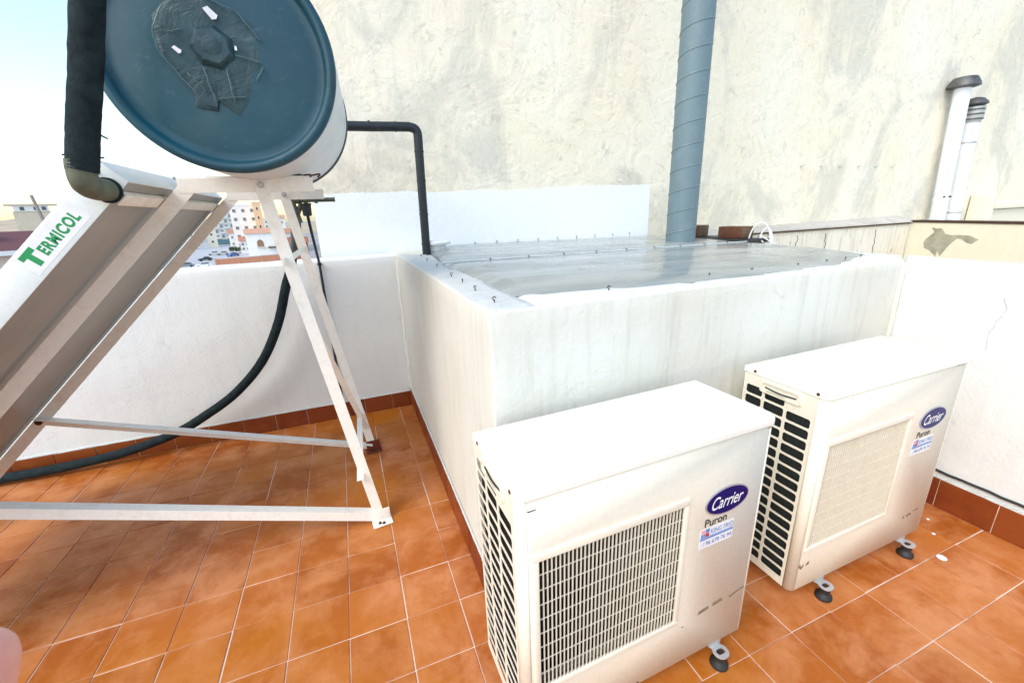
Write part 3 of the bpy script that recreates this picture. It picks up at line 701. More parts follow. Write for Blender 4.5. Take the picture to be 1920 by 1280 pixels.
# tee valve and pipes at the rear of the tank
m2 = MB(); m2.tube([(-.675,-.45,1.737),(-.40,-.45,1.737)], .0135, 14); m2.tube([(-.405,-.45,1.737),(-.397,-.45,1.737)], .015, 14)
m2.tube([(-.572,-.45,1.70),(-.572,-.45,1.86)], .012, 14); m2.lathe((-.572,-.45,1.742), (0,0,1), [(.028,-.02),(.034,-.004),(.026,.012),(.012,.045)], 18)
for x in (-.650, -.52, -.63): m2.tube([(x,-.45,1.737),(x+.018,-.45,1.737)], .021, 8)
m2.build('tee_valve', 'brass', hs)
m2 = MB(); m2.lathe((-.574,-.45,1.640), (0,0,1), [(.020,0),(.026,.004),(.030,.066),(.034,.070),(.034,.078)], 20); m2.build('valve_body', 'blackpipe', hs)
m2 = MB(); m2.tube(bez([(-.652,-.45,1.80),(-.652,-.45,1.73),(-.64,-.43,1.66),(-.63,-.42,1.60)], 6), .020, 14); m2.tube(bez([(-.600,-.45,1.72),(-.618,-.44,1.68),(-.635,-.43,1.65)], 5), .014, 12); m2.build('outlet_stub', 'putty', hs)
# thin drain pipe down the parapet
mb = MB(); mb.tube(bez([(-.574,-.45,1.645),(-.574,-.40,1.58),(-.575,-.20,1.42),(-.576,-.035,1.30),(-.577,-.018,1.27),(-.577,-.018,.9),(-.577,-.018,.5),(-.577,-.018,.16)], 6), .0095, 10)
mb.box(-.592,-.562,-.032,.004,1.285,1.30,.002)
tag(mb.build('drain_pipe', 'blackpipe'), 'thin black pipe dropping from the valve down the white parapet', 'pipe')
# fat hose
mb = MB(); hp = bez([(-.652,-.44,1.70),(-.655,-.41,1.60),(-.685,-.32,1.47),(-.730,-.20,1.38),(-.765,-.15,1.28),(-.82,-.14,1.152),(-.92,-.13,.886),(-1.073,-.12,.621),(-1.286,-.11,.406),(-1.516,-.10,.261),(-1.72,-.10,.165),(-2.05,-.09,.085),(-2.40,-.08,.056),(-2.78,-.07,.052),(-3.4,-.07,.05)], 8)
mb.tube(hp, .05, 22, rr=[(.027 if i < 8 else .032)+.0012*noise.noise(Vector((i*.9, 0, 0))) for i in range(len(hp))])
ho = mb.build('insulated_hose', ['foam', 'foam_grey'], smooth=50)
for p in ho.data.polygons:
    if p.center.z > 1.36: p.material_index = 1
tag(ho, 'thick black insulated hose curving from the tank down to the tiles', 'hose')
# black pipe from box corner to tank
mb = MB(); bp = [(.208,-.2,1.30),(.212,-.2,1.5),(.217,-.2,1.8),(.223,-.2,2.10)]+bez([(.2245,-.2,2.15),(.222,-.2,2.19),(.205,-.2,2.215),(.165,-.2,2.226)], 6)[0:]+[(.1,-.2,2.225),(-.1,-.2,2.22),(-.3,-.2,2.218)]+bez([(-.45,-.22,2.21),(-.55,-.4,2.2),(-.62,-.70,2.19),(-.63,-.88,2.18)], 6)
mb.tube(bp, .032, 20, rr=[.032+.0012*noise.noise(Vector((i*1.3, 0, 0))) for i in range(len(bp))])
for z in (1.40, 1.62, 1.86, 2.06): mb.tube([(.2085+(z-1.3)*.018,-.2,z), (.209+(z-1.3)*.018,-.2,z+.012)], .0345, 20)
for x in (.08, -.10): mb.tube([(x,-.2,2.224), (x-.012,-.2,2.224)], .0345, 20)
tag(mb.build('black_pipe', 'blackpipe'), 'black wrapped pipe running from the tank and down to the light well corner', 'pipe')

# ------------------------------------------------------------------ air conditioners
AW, AD, AH, AF = .90, .3348, .8855, .0896
LID = .026
def air_conditioner(x, y, rz, label, scuffs, clean):
    t = thing('air_conditioner', label, 'air conditioner', (x, y, 0), rz, 'outdoor air conditioner units', local=True)
    z0, z1, r = AF, AF+AH, .026
    zc = z1-LID
    # casing skin: corner arcs, right side, front plate with opening, base band
    m = MB()
    def arc(cx, cy, a0, a1, n_=8): return [(cx+r*math.cos(R(a0+(a1-a0)*k/n_)), cy+r*math.sin(R(a0+(a1-a0)*k/n_))) for k in range(n_+1)]
    def strip(path, za, zb):
        o = len(m.v)
        for (px, py) in path: m.v += [(px, py, za), (px, py, zb)]
        for k in range(len(path)-1): m.f.append((o+2*k, o+2*k+2, o+2*k+3, o+2*k+1)); m.mi.append(0)
    za = z0+.0
    strip([(0, .034)]+arc(r, r, 180, 270), za, zc)                       # front left corner
    strip(arc(AW-r, r, 270, 360)+[(AW, AD)], za, zc)                     # front right corner, right side
    strip([(AW, AD), (.0, AD)], za, zc)                                  # back
    gx0, gx1, gz0, gz1 = .040, .557, z0+.195, z0+.688
    q0 = [(r, za), (AW-r, za), (AW-r, zc), (r, zc)]; q1 = [(gx0, gz0), (gx1, gz0), (gx1, gz1), (gx0, gz1)]
    vs = [(a, 0, b) for a, b in q0]+[(a, 0, b) for a, b in q1]+[(a, .02, b) for a, b in q1]
    m.add(vs, [(i, (i+1) % 4, 4+(i+1) % 4, 4+i) for i in range(4)]+[(4+i, 4+(i+1) % 4, 8+(i+1) % 4, 8+i) for i in range(4)])
    m.add([(r, r*.5, za+.002), (AW-.01, r*.5, za+.002), (AW-.01, AD-.01, za+.002), (.01, AD-.01, za+.002)], [(0, 1, 2, 3)])
    cas = m.build('casing', 'ac', t, smooth=40)
    sol = cas.modifiers.new('sheet', 'SOLIDIFY'); sol.thickness = .0012; sol.offset = -1
    # side coil guard: plate with rounded slots
    m = MB(); ya, yb, nz, ny = .034, AD-.004, 17, 3
    wz0, wz1 = z0+.030, z0+.812
    cw = [(.034+.012, .034+.105), (.151, .236), (.248, AD-.014)]
    def cell(c0_, c1_, d0, d1, hole):
        hx0, hx1, hz0, hz1 = hole; n_ = 4; lp = rrect((hx0+hx1)/2, (hz0+hz1)/2, hx1-hx0, hz1-hz0, .009, n_)
        o = len(m.v); L_ = len(lp)
        outp = []
        for k, (a, b) in enumerate(lp):
            quad = k//(n_+1); kk = k % (n_+1)
            corner = [(c1_, d1), (c0_, d1), (c0_, d0), (c1_, d0)][quad]
            # project arc points to the outer rectangle
            f1 = kk/n_
            if quad == 0: p = (c1_, b+(d1-b)*min(1, 2*f1)) if f1 < .5 else (a+(c1_-a)*max(0, 2-2*f1), d1)
            elif quad == 1: p = (a+(c0_-a)*min(1, 2*f1), d1) if f1 < .5 else (c0_, b+(d1-b)*max(0, 2-2*f1))
            elif quad == 2: p = (c0_, b+(d0-b)*min(1, 2*f1)) if f1 < .5 else (a+(c0_-a)*max(0, 2-2*f1), d0)
            else: p = (a+(c1_-a)*min(1, 2*f1), d0) if f1 < .5 else (c1_, b+(d0-b)*max(0, 2-2*f1))
            outp.append(p)
        m.v += [(0.0, a, b) for a, b in outp]+[(0.0, a, b) for a, b in lp]+[(.0025, a, b) for a, b in lp]
        for k in range(L_):
            j = (k+1) % L_; m.f.append((o+k, o+j, o+L_+j, o+L_+k)); m.mi.append(0)
            m.f.append((o+L_+k, o+L_+j, o+2*L_+j, o+2*L_+k)); m.mi.append(0)
    bounds = [ya, .145, .242, yb]
    pz = (wz1-wz0)/nz
    for c in range(3):
        for k in range(nz):
            a, b = wz0+pz*k, wz0+pz*(k+1)
            if k == nz-1 and c == 0: 
                m.add([(0, bounds[c], a), (0, bounds[c+1], a), (0, bounds[c+1], b), (0, bounds[c], b)], [(0, 1, 2, 3)]); continue
            cell(bounds[c], bounds[c+1], a, b, (cw[c][0], cw[c][1], a+.0045, b-.0045))
    m.add([(0, ya, za), (0, yb, za), (0, yb, wz0), (0, ya, wz0)], [(0, 1, 2, 3)])
    m.add([(0, ya, wz1), (0, yb, wz1), (0, yb, zc), (0, ya, zc)], [(0, 1, 2, 3)])
    gd = m.build('coil_guard', 'ac', t, smooth=0)
    m = MB(); m.box(.016, .020, .03, AD-.002, za+.004, zc-.004)
    for k in range(52): m.box(.0135, .0160, .034+k*.0056, .0345+k*.0056+.0006, za+.006, zc-.006)
    m.build('coil', 'dark_fins', t, smooth=0)
    # grab handle recessed near the top of the guard
    m = MB(); hy0, hy1, hz0, hz1 = .085, .262, z0+.795, z0+.852
    lp = rrect((hy0+hy1)/2, (hz0+hz1)/2, hy1-hy0, hz1-hz0, .012); lq = rrect((hy0+hy1)/2, (hz0+hz1)/2-.002, (hy1-hy0)-.030, (hz1-hz0)-.022, .010)
    n_ = len(lp); m.v += [(-.0005, a, b) for a, b in lp]+[(-.007, a, b) for a, b in rrect((hy0+hy1)/2, (hz0+hz1)/2, hy1-hy0-.008, hz1-hz0-.008, .010)]+[(-.007, a, b) for a, b in lq]+[(.006, a, b-.003) for a, b in lq]
    for lv in range(3):
        for k in range(n_): m.f.append((lv*n_+k, lv*n_+(k+1) % n_, (lv+1)*n_+(k+1) % n_, (lv+1)*n_+k)); m.mi.append(0)
    m.f.append(tuple(3*n_+k for k in range(n_))); m.mi.append(0)
    h = m.build('handle', 'ac', t, smooth=30)
    m = MB(); m.tube([(-.004+.003*abs(k-4)/4, .110+k*.016, z0+.820-.004*math.sin(math.pi*k/8)) for k in range(9)], .0028, 6); m.build('handle_lip', 'black', h)
    # lid
    m = MB()
    bm = bmesh.new(); path = [(-.004, AD+.004), (-.004, r)]+[(a-.004*math.cos(R(0)), b-.004) for a, b in arc(r, r, 185, 265, 6)]+[(a+.004, b-.004) for a, b in arc(AW-r, r, 275, 355, 6)]+[(AW+.004, r), (AW+.004, AD+.004)]
    lo = [bm.verts.new((a, b, zc)) for a, b in path]; hi = [bm.verts.new((a, b, z1)) for a, b in path]
    bm.faces.new(lo[::-1]); bm.faces.new(hi); k_ = len(path)
    for i in range(k_): bm.faces.new((lo[i], lo[(i+1) % k_], hi[(i+1) % k_], hi[i]))
    bmesh.ops.bevel(bm, geom=[e for e in bm.edges if e.verts[0].co.z > z1-.001 and e.verts[1].co.z > z1-.001], offset=.009, segments=4, affect='EDGES', profile=.5)
    m.frombm(bm); m.build('lid', 'ac_lid', t, smooth=40)
    for (yy) in (.035, .288):
        s_ = MB(); s_.lathe((-.004, yy, zc+.012), (-1, 0, 0), [(.0062, 0), (.0055, .002), (.002, .003)], 12); s_.build('screw', 'hook', t)
    # front grille
    m = MB()
    fr = [((gx0-.004, gx1+.004), (gz1-.022, gz1+.004)), ((gx0-.004, gx1+.004), (gz0-.004, gz0+.014))]
    for (a, b), (c, d_) in fr: m.box(a, b, -.006, .006, c, d_, .003)
    for a, b in ((gx0-.004, gx0+.014), (gx1-.014, gx1+.004)): m.box(a, b, -.0055, .006, gz0+.012, gz1-.020, .003)
    grf = m.build('grille_frame', 'ac', t, smooth=30)
    m = MB(); nb_ = 38; a0, a1 = gx0+.014, gx1-.014; b0, b1 = gz0+.012, gz1-.020
    for k in range(1, nb_):
        xx = a0+(a1-a0)*k/nb_; m.box(xx-.0011, xx+.0011, -.002, .0035 if not clean else .016, b0, b1)
    for k in range(1, 9):
        zz = b0+(b1-b0)*k/9; m.box(a0, a1, .0005, .0032, zz-.0009, zz+.0009)
    m.build('grille_bars', 'ac_grille', grf, smooth=0)
    # fan behind the grille
    m = MB(); m.lathe((.30, .085, (gz0+gz1)/2), (0, -1, 0), [(.04, -.02), (.04, .02), (.03, .028)], 24)
    for k in range(3):
        ang = R(120*k+25); cz = (gz0+gz1)/2; vs = []
        for i in range(7):
            rr_ = .035+.19*i/6; wdt = .5+.25*i/6
            for s_ in (0, .5, 1.):
                a = ang+(s_-.5)*wdt*1.6; vs.append((.30+rr_*math.cos(a), .075+.035*(s_-.5)*2*.6, cz+rr_*math.sin(a)))
        m.add(vs, [(3*i+j, 3*i+j+1, 3*i+j+4, 3*i+j+3) for i in range(6) for j in range(2)])
    m.build('fan', 'inside', t, smooth=40)
    m = MB(); m.box(.024, AW-.03, .16, .165, za+.01, zc-.004); m.box(.022, .026, .02, AD-.02, za+.01, zc-.004); m.box(.60, .604, .006, AD-.02, za+.01, zc-.004); m.box(.024, .60, .02, .165, zc-.012, zc-.008)
    m.build('inner_walls', 'inside', t, smooth=0)
    # badge
    bz = z0+.634; m = MB(); N_ = 48
    def oval(a, b, yy, name, mat_, par_, th=.0015):
        mm = MB(); p = [(.722+a*math.cos(2*math.pi*k/N_), bz+b*math.sin(2*math.pi*k/N_)) for k in range(N_)]
        mm.v += [(u, yy, w) for u, w in p]+[(u, yy-th, w) for u, w in p]
        mm.f.append(tuple(range(N_, 2*N_))); mm.mi.append(0)
        for k in range(N_): mm.f.append((k, (k+1) % N_, N_+(k+1) % N_, N_+k)); mm.mi.append(0)
        return mm.build(name, mat_, par_, smooth=30)
    bd = oval(.092, .050, -.0004, 'badge', 'silver', t, .0035)
    oval(.088, .0455, -.0038, 'badge_field', 'blue', bd, .0006)
    face = Matrix(((1,0,0,0),(0,0,-1,0),(0,1,0,0),(0,0,0,1)))
    def fm(a, yy, b, rot=0.): return Matrix.Translation((a, yy, b)) @ face @ Matrix.Rotation(rot, 4, 'Z')
    put_text(text_mesh('Carrier', .134, .046, .38, .006), 'lettering', 'white', bd, fm(.722, -.0046, bz+.001))
    put_text(text_mesh('Puron', .094, .030, .0, .012), 'lettering', 'black', t, fm(.685, -.0006, z0+.567))
    st = MB(); st.box(.622, .768, -.0008, 0., z0+.470, z0+.545, 0); stk = st.build('sticker', 'label_grey', t, smooth=0)
    m = MB(); m.box(.624, .766, -.0014, -.0008, z0+.504, z0+.510); m.box(.624, .766, -.0014, -.0008, z0+.512, z0+.514); m.build('stripe', 'print_blue', stk, smooth=0)
    m = MB(); m.box(.627, .643, -.0014, -.0008, z0+.530, z0+.544); m.build('square', 'print_pink', stk, smooth=0)
    m = MB(); m.box(.645, .661, -.0014, -.0008, z0+.530, z0+.544); m.box(.627, .634, -.0014, -.0008, z0+.515, z0+.528); m.box(.636, .643, -.0014, -.0008, z0+.515, z0+.528); m.build('square', 'print_blue', stk, smooth=0)
    m = MB(); m.box(.645, .661, -.0014, -.0008, z0+.515, z0+.528); m.build('square', 'print_red', stk, smooth=0)
    put_text(text_mesh('KING FRIO', .098, .019, 0., .0), 'lettering', 'print_blue', stk, fm(.716, -.0012, z0+.529))
    put_text(text_mesh('/ 96 678 76 94', .124, .016, 0., .0), 'lettering', 'print_blue', stk, fm(.700, -.0012, z0+.488))
    # scuffs
    for (pts, mt_) in scuffs:
        blot(pts, mt_, 'scuff', t, lambda a, b: (a, -.0009, z0+b), .010, random.random()*9, 4)
    # feet: slotted bracket and rubber pad
    for a in (.195, .770):
        for fy_, sg in ((-.022, -1), (AD+.022, 1)):
            m = MB(); lp = rrect(a, fy_, .058, .052, .024, 6); lq = rrect(a, fy_, .034, .020, .0095, 6); n_ = len(lp); zz = z0-.024
            m.v += [(u, w, zz) for u, w in lp]+[(u, w, zz) for u, w in lq]+[(u, w, zz-.004) for u, w in lq]+[(u, w, zz-.004) for u, w in lp]
            for lv in range(4):
                for k in range(n_): m.f.append((lv*n_+k, lv*n_+(k+1) % n_, ((lv+1) % 4)*n_+(k+1) % n_, ((lv+1) % 4)*n_+k)); m.mi.append(0)
            ya_, yb_ = sorted((fy_-sg*.010, fy_-sg*.075)); m.box(a-.022, a+.022, ya_, yb_, zz-.0035, zz-.0005, .001)
            m.box(a-.028, a+.028, min(-sg*-.0, 0) if False else (.004 if sg < 0 else AD-.05), .05 if sg < 0 else AD-.004, zz-.003, z0+.002, .002)
            fo = m.build('foot', 'zinc', t, smooth=35)
            m = MB(); m.lathe((a, fy_, 0.001), (0, 0, 1), [(.029, 0), (.032, .004), (.031, .014), (.020, .024), (.017, .034), (.020, .040), (.020, .048)], 28); m.lathe((a, fy_, .049), (0, 0, 1), [(.011, 0), (.011, .014)], 8)
            m.build('rubber_pad', 'rubber', fo, smooth=45)
    return t
air_conditioner(-.0833, -2.7574, .0239, 'nearer white air conditioner unit, with black gaps showing through its front grille',
    [([(.655,.183),(.71,.190),(.705,.204),(.66,.197)], 'scuff'), ([(.72,.192),(.77,.198),(.765,.210),(.725,.205)], 'scuff'), ([(.80,.196),(.875,.208),(.87,.212),(.80,.202)], 'scuff'),
     ([(.012+.02,.832),(.055,.834),(.055,.837),(.03,.836)], 'black'), ([(.585,.168),(.595,.160),(.598,.163)], 'hook'), ([(.40,.003),(.42,.003),(.415,.010)], 'hook'), ([(.85,.852),(.875,.853),(.874,.857)], 'scuff')], False)
air_conditioner(1.1178, -2.702, .0025, 'farther white air conditioner unit beside the right-hand wall, with a beige-looking front grille',
    [([(.705,.118),(.715,.132),(.722,.134),(.715,.118)], 'scuff_dark'), ([(.735,.132),(.765,.138),(.775,.128),(.755,.132),(.745,.124)], 'scuff_dark'), ([(.79,.133),(.83,.134),(.835,.138),(.80,.140)], 'scuff'), ([(.86,.138),(.885,.146),(.88,.152),(.87,.144)], 'scuff_dark'),
     ([(.003+.02,.120),(.045,.100),(.06,.112),(.055,.125),(.045,.112),(.035,.128)], 'scuff'), ([(.065,.108),(.085,.112),(.088,.128),(.075,.125)], 'scuff'), ([(.80,.848),(.83,.850),(.825,.857),(.805,.856)], 'scuff'), ([(.84,.849),(.855,.850),(.85,.854)], 'scuff'), ([(.135,.835),(.14,.845),(.136,.846)], 'scuff')], True)
# hairline crack in the side wall
for pts_ in ([(2.4385,-2.60,1.16),(2.4385,-2.615,1.10),(2.4385,-2.60,1.05),(2.4385,-2.585,.98),(2.4385,-2.59,.90)],):
    mb = MB(); mb.tube([(2.4375+.0035*0, y_+.006*noise.noise(Vector((z_*30, 0, 0))), z_) for x_, y_, z_ in bez(pts_, 6)], .0016, 5); mb.build('crack', 'mortar', side)
# chip of white on the floor beside the farther unit
for (x, y, s_, lb) in ((2.02, -2.80, .020, 'largest white paint fleck on the tiles beside the farther air conditioner'), (2.17, -2.70, .008, 'small white paint fleck just beyond the largest one on the right-hand tiles'), (2.27,-2.63,.007, 'tiny white fleck closest to the skirting of the right-hand wall')):
    mb = MB(); mb.lathe((x, y, .0018), (0, 0, 1), [(s_, 0), (s_*.9, .002), (s_*.4, .003)], 9)
    tag(mb.build('paint_fleck', 'chimney'), lb, 'fleck', 'white paint flecks on the right-hand tiles')

# ------------------------------------------------------------------ photographer's hand at the lens
hb = M.translation
def cw_(a, b, c): return hb+rt*a+up*b+fw*c
tipc = cw_((-96-960)/784.8*.062, -(1182-640)/784.8*.062, .062)
def hp_(x, y, z): return tipc+rt*x+up*y+fw*z
bm = bmesh.new(); sl = bm.verts.layers.skin.verify()
def sv(p, r): v = bm.verts.new(p); v[sl].radius = (r, r); return v
wrist = sv(hp_(-.030, -.165, -.050), .026); palm = sv(hp_(-.030, -.120, -.045), .030); bm.edges.new((wrist, palm)); wrist[sl].use_root = True
fore = sv(hp_(-.032, -.24, -.055), .028); bm.edges.new((fore, wrist))
for k, (kx, cz, segs) in enumerate(((0, 0, [(.0, .0, .0), ]), (-.020, 0, None), (-.040, 0, None), (-.058, 0, None))):
    kn = sv(hp_(-.002+kx*.9, -.078-.006*k, -.036+.002*k), .0105); bm.edges.new((palm, kn))
    if k == 0: ch = [(-.001, -.042, -.016, .0092), (.0, -.018, -.003, .0086), (.0, 0., 0., .0088)]
    else: ch = [(kx, -.045-.006*k, -.012, .0090), (kx, -.058-.006*k, .010, .0082), (kx, -.080-.005*k, .008, .0072)]
    pv = kn
    for (a, b, c, r_) in ch: v = sv(hp_(a, b, c), r_); bm.edges.new((pv, v)); pv = v
t1 = sv(hp_(.026, -.118, -.030), .0125); bm.edges.new((palm, t1)); t2 = sv(hp_(.040, -.090, -.010), .0105); bm.edges.new((t1, t2)); t3 = sv(hp_(.036, -.072, .008), .0088); bm.edges.new((t2, t3))
me = bpy.data.meshes.new('hand'); bm.to_mesh(me); bm.free()
hand = bpy.data.objects.new('hand', me); COL.objects.link(hand); me.materials.append(MAT['skin'])
hand.modifiers.new('skin', 'SKIN').use_smooth_shade = True; sb = hand.modifiers.new('sub', 'SUBSURF'); sb.levels = 2; sb.render_levels = 3
tag(hand, "photographer's hand, its pink fingertip intruding at the lower left corner", 'hand')

# ------------------------------------------------------------------ the town below
def tw(x, y): return (-.38+(x+.38)*1.464, -3.55+(y+3.55)*1.464)
TM = {}
def tmat(col, rough=.8):
    k = 'town_%d_%d_%d' % tuple(int(c*99) for c in col)
    if k not in MAT: MAT[k] = plain(k, col, rough, var=.06, scale=.6)
    return k
def building(x, y, w, dpt, h, wall, label, rows=0, cols=0, roof=None, glass=(.06,.07,.08), balc=False, rot=None, name='apartment_building', base_z=GZ, scaled=True, shop=None, winw=1.1, winh=1.3):
    X, Y = tw(x, y) if scaled else (x, y)
    az = math.atan2(X+.38, Y+3.55) if rot is None else rot
    t = thing(name, label, 'building', (X, Y, base_z), -az, local=True)
    m = MB(); m.box(-w/2, w/2, 0, dpt, 0, h); m.build('wall', tmat(wall), t, smooth=0)
    if roof == 'flat':
        m = MB(); m.box(-w/2-.15, w/2+.15, -.15, dpt+.15, h, h+.5); m.build('roof', tmat(tuple(min(1, c*1.05) for c in wall)), t, smooth=0)
    elif roof:
        m = MB(); m.add([(-w/2-.4, -.5, h+.01), (w/2+.4, -.5, h+.01), (w/2+.4, dpt+.4, h+.01), (-w/2-.4, dpt+.4, h+.01), (-w/2-.4, dpt/2, h+1.8), (w/2+.4, dpt/2, h+1.8)], [(0,1,5,4), (2,3,4,5), (0,4,3), (1,2,5), (0,3,2,1)]); m.build('roof', tmat(roof), t, smooth=0)
    if shop:
        m = MB(); m.box(-w/2+.1, w/2-.1, -.5, .02, .2, 3.0); m.build('shopfront', tmat(shop, .2), t, smooth=0)
    for r_ in range(rows):
        for c in range(cols):
            cx = -w/2+w*(c+.5)/cols; cz = (3.4 if shop else 1.0)+(h-(3.8 if shop else 1.4))*(r_+.5)/rows
            m = MB(); m.box(cx-winw/2, cx+winw/2, -.06, .0, cz-winh/2, cz+winh/2); wf = m.build('window', tmat((.7,.7,.68)), t, smooth=0)
            m = MB(); m.box(cx-winw/2+.1, cx+winw/2-.1, -.09, -.065, cz-winh/2+.1, cz+winh/2-.1); m.build('pane', tmat(glass, .2), wf, smooth=0)
            if balc and (c+r_) % 2 == 0:
                m = MB(); m.box(cx-1.3, cx+1.3, -1.2, -.0, cz-winh/2-.25, cz-winh/2-.1); m.box(cx-1.3, cx+1.3, -1.2, -1.12, cz-winh/2-.1, cz-winh/2+.75); m.build('balcony', tmat((.66,.67,.66)), t, smooth=0)
    return t
building(-43.8, 203.3, 13.2, 14, 21, (.62,.63,.62), 'grey-white apartment block with balconies over a teal shopfront', 6, 5, 'flat', balc=True, shop=(.10,.20,.22), winw=1.5, winh=1.9, glass=(.22,.23,.24))  # window glass paled, distance haze painted into its colour
building(-27.4, 149.5, 10.2, 12, 19.6, (.80,.78,.75), 'bright white apartment block with few dark windows, right of the shopfront block', 5, 3, 'flat', winw=1.4, winh=1.5, glass=(.20,.19,.18))  # panes lightened too, haze put into the glass colour
building(-45.6, 186, 4.4, 8, 9, (.74,.68,.55), 'narrow cream house left of the shopfront block', 2, 1, 'flat')
wh = building(-20.3, 126.2, 10.6, 8, 8.2, (.82,.80,.78), 'white house with an arched gable opening behind the terracotta wall', 0, 0, (.55,.30,.20), name='white_house')
m = MB(); m.add([(-1.9,-.10,3.2),(.3,-.10,3.2),(.3,-.10,4.9),(.0,-.10,5.5),(-.8,-.10,6.0),(-1.6,-.10,5.5),(-1.9,-.10,4.9)], [(0,1,2,3,4,5,6)]); m.build('arched_opening', tmat((.28,.17,.09)), wh, smooth=0)
m = MB(); m.box(-2.3, .7, -.5, -.02, 2.95, 3.15); m.build('sill', tmat((.7,.68,.64)), wh, smooth=0)
m = MB(); m.box(1.6, 5.2, -1.2, -.02, 2.6, 3.1); m.build('awning', tmat((.12,.06,.04)), wh, smooth=0)
building(-23.0, 145.6, 3.0, 8, 20.2, (.74,.56,.36), 'slim orange apartment tower behind the white house', 5, 1, 'flat', winw=.8)
building(-19.2, 142.2, 3.4, 8, 20.4, (.60,.24,.12), 'brick-red apartment tower seen beside the tank pipes', 5, 1, 'flat', winw=.8)
building(-9.6, 99.9, 5.6, 6, 5.6, (.34,.12,.07), 'low brick building seen between the frame legs', 1, 2, (.30,.12,.07), name='brick_house', winw=.8, winh=.9)
building(-52., 176, 6.0, 9, 8.6, (.80,.78,.75), 'white two-storey house left of the narrow cream house', 2, 2, 'flat')
building(-56., 150, 6.5, 9, 6.0, (.76,.70,.62), 'pale low house half hidden by the collector rail', 1, 2, 'flat')
building(-36., 235, 16, 9, 14, (.72,.70,.66), 'long pale apartment row behind the white block', 4, 5, 'flat')
for (x_, y_, w_, h_, c_, rc_, lb_) in ((-33, 165, 8, 7.5, (.80,.77,.72), (.45,.22,.13), 'pale house with a tiled roof left of the white apartment block'), (-26, 138, 5, 5.0, (.82,.80,.78), (.44,.19,.11), 'small white house with a tiled roof beside the gabled white house'),
    (-15.5, 133, 6, 7.6, (.80,.78,.74), (.46,.22,.13), 'pale house with a tiled roof right of the gabled white house'), (-58, 200, 10, 12, (.76,.73,.68), (.6,.58,.54), 'pale block farthest left behind the collector rail'), (-24, 190, 9, 14, (.78,.75,.70), (.5,.28,.2), 'tall pale house rising behind the white apartment block')):
    building(x_, y_, w_, 8, h_, c_, lb_, 3 if h_ > 9 else 2, 3, rc_, winw=1.0, winh=1.2, glass=(.22,.21,.20), name='town_house')  # glass tone raised to paint in the haze
# terracotta garden wall
X, Y = tw(-18.4, 95.5); az = math.atan2(X, Y)
t = thing('garden_wall', 'low terracotta coloured garden wall along the street', 'wall', (X, Y, GZ), -az, local=True)
m = MB(); m.box(-8.6, 8.4, 0, .4, 0, 2.7); m.build('wall_body', tmat((.50,.22,.13)), t, smooth=0)
for q in (-8.4, -3, 3, 8.2): m = MB(); m.box(q-.25, q+.25, -.08, .45, 0, 2.9); m.build('pier', tmat((.55,.27,.17)), t, smooth=0)
# road, pavement
m = MB(); m.add([(-90,-3,GZ+.004),(-25,60,GZ+.004),(-20,150,GZ+.004),(-75,330,GZ+.004),(-100,330,GZ+.004),(-60,140,GZ+.004)], [(0,1,2,3,4,5)]); m.build('road', tmat((.42,.43,.44)), kind='structure', smooth=0)

def car(x, y, yaw_, col, label):
    X, Y = tw(x, y)
    t = thing('parked_car', label, 'car', (X, Y, GZ), yaw_, 'cars parked in the street below', local=True)
    m = MB(); prof = [(-2.1,.35),(-2.15,.75),(-1.5,.92),(-.75,1.0),(.0+.95,1.0),(1.75,.95),(2.1,.8),(2.1,.35)]
    k = len(prof); m.v += [(a, -.85, b) for a, b in prof]+[(a, .85, b) for a, b in prof]
    m.f += [tuple(range(k)), tuple(range(2*k-1, k-1, -1))]+[(i, (i+1) % k, k+(i+1) % k, k+i) for i in range(k)]; m.mi += [0]*(k+2)
    o = m.build('body', tmat(col, .3), t, smooth=0); bv = o.modifiers.new('b', 'BEVEL'); bv.width = .08; bv.segments = 2
    m = MB(); g_ = [(-.85,.98),(-.25,1.42),(1.0,1.44),(1.6,.97)]; k = 4
    m.v += [(a, -.78 if i in (0, 3) else -.66, b) for i, (a, b) in enumerate(g_)]+[(a, .78 if i in (0, 3) else .66, b) for i, (a, b) in enumerate(g_)]
    m.f += [(0,1,2,3), (7,6,5,4)]+[(i, (i+1) % 4, 4+(i+1) % 4, 4+i) for i in range(4)]; m.mi += [0]*6
    m.build('windows', tmat((.04,.05,.06), .15), t, smooth=0)
    m = MB(); m.box(-.22, .98, -.66, .66, 1.425, 1.46, .02); m.build('roof', tmat(col, .3), t)
    for a in (-1.35, 1.3):
        for b in (-.86, .86):
            m = MB(); m.lathe((a, b-.1, .32), (0, 1, 0), [(.32, 0), (.32, .2)], 16); m.build('wheel', tmat((.02,.02,.02)), t)
car(-31.9, 118.5, R(25), (.04,.045,.05), 'dark parked car on the street, middle of the parked cars')
car(-31.6, 103.4, R(12), (.22,.24,.26), 'grey parked car next to the collector rail, nearest the frame')
car(-27.7, 100.5, R(8), (.75,.76,.77), 'white parked car just above the parapet')
car(-32.2, 137.2, R(5), (.40,.43,.42), 'silver parked car in front of the teal shopfront')
car(-34.8, 139.0, R(5), (.48,.50,.50), 'pale grey parked car to the left of the silver one')
car(-28.0, 128.2, R(50), (.05,.13,.38), 'blue parked car beside the green shrubs')
n = NT('leaves', (.05,.09,.035), .7); n.base(n.ramp(n.noise(1.2, 5), [(.35, (.03,.065,.03)), (.65, (.10,.15,.06))])); MAT['leaves'] = n.m
MAT['bark'] = plain('bark', (.12,.08,.05), .9, var=.3, scale=3)
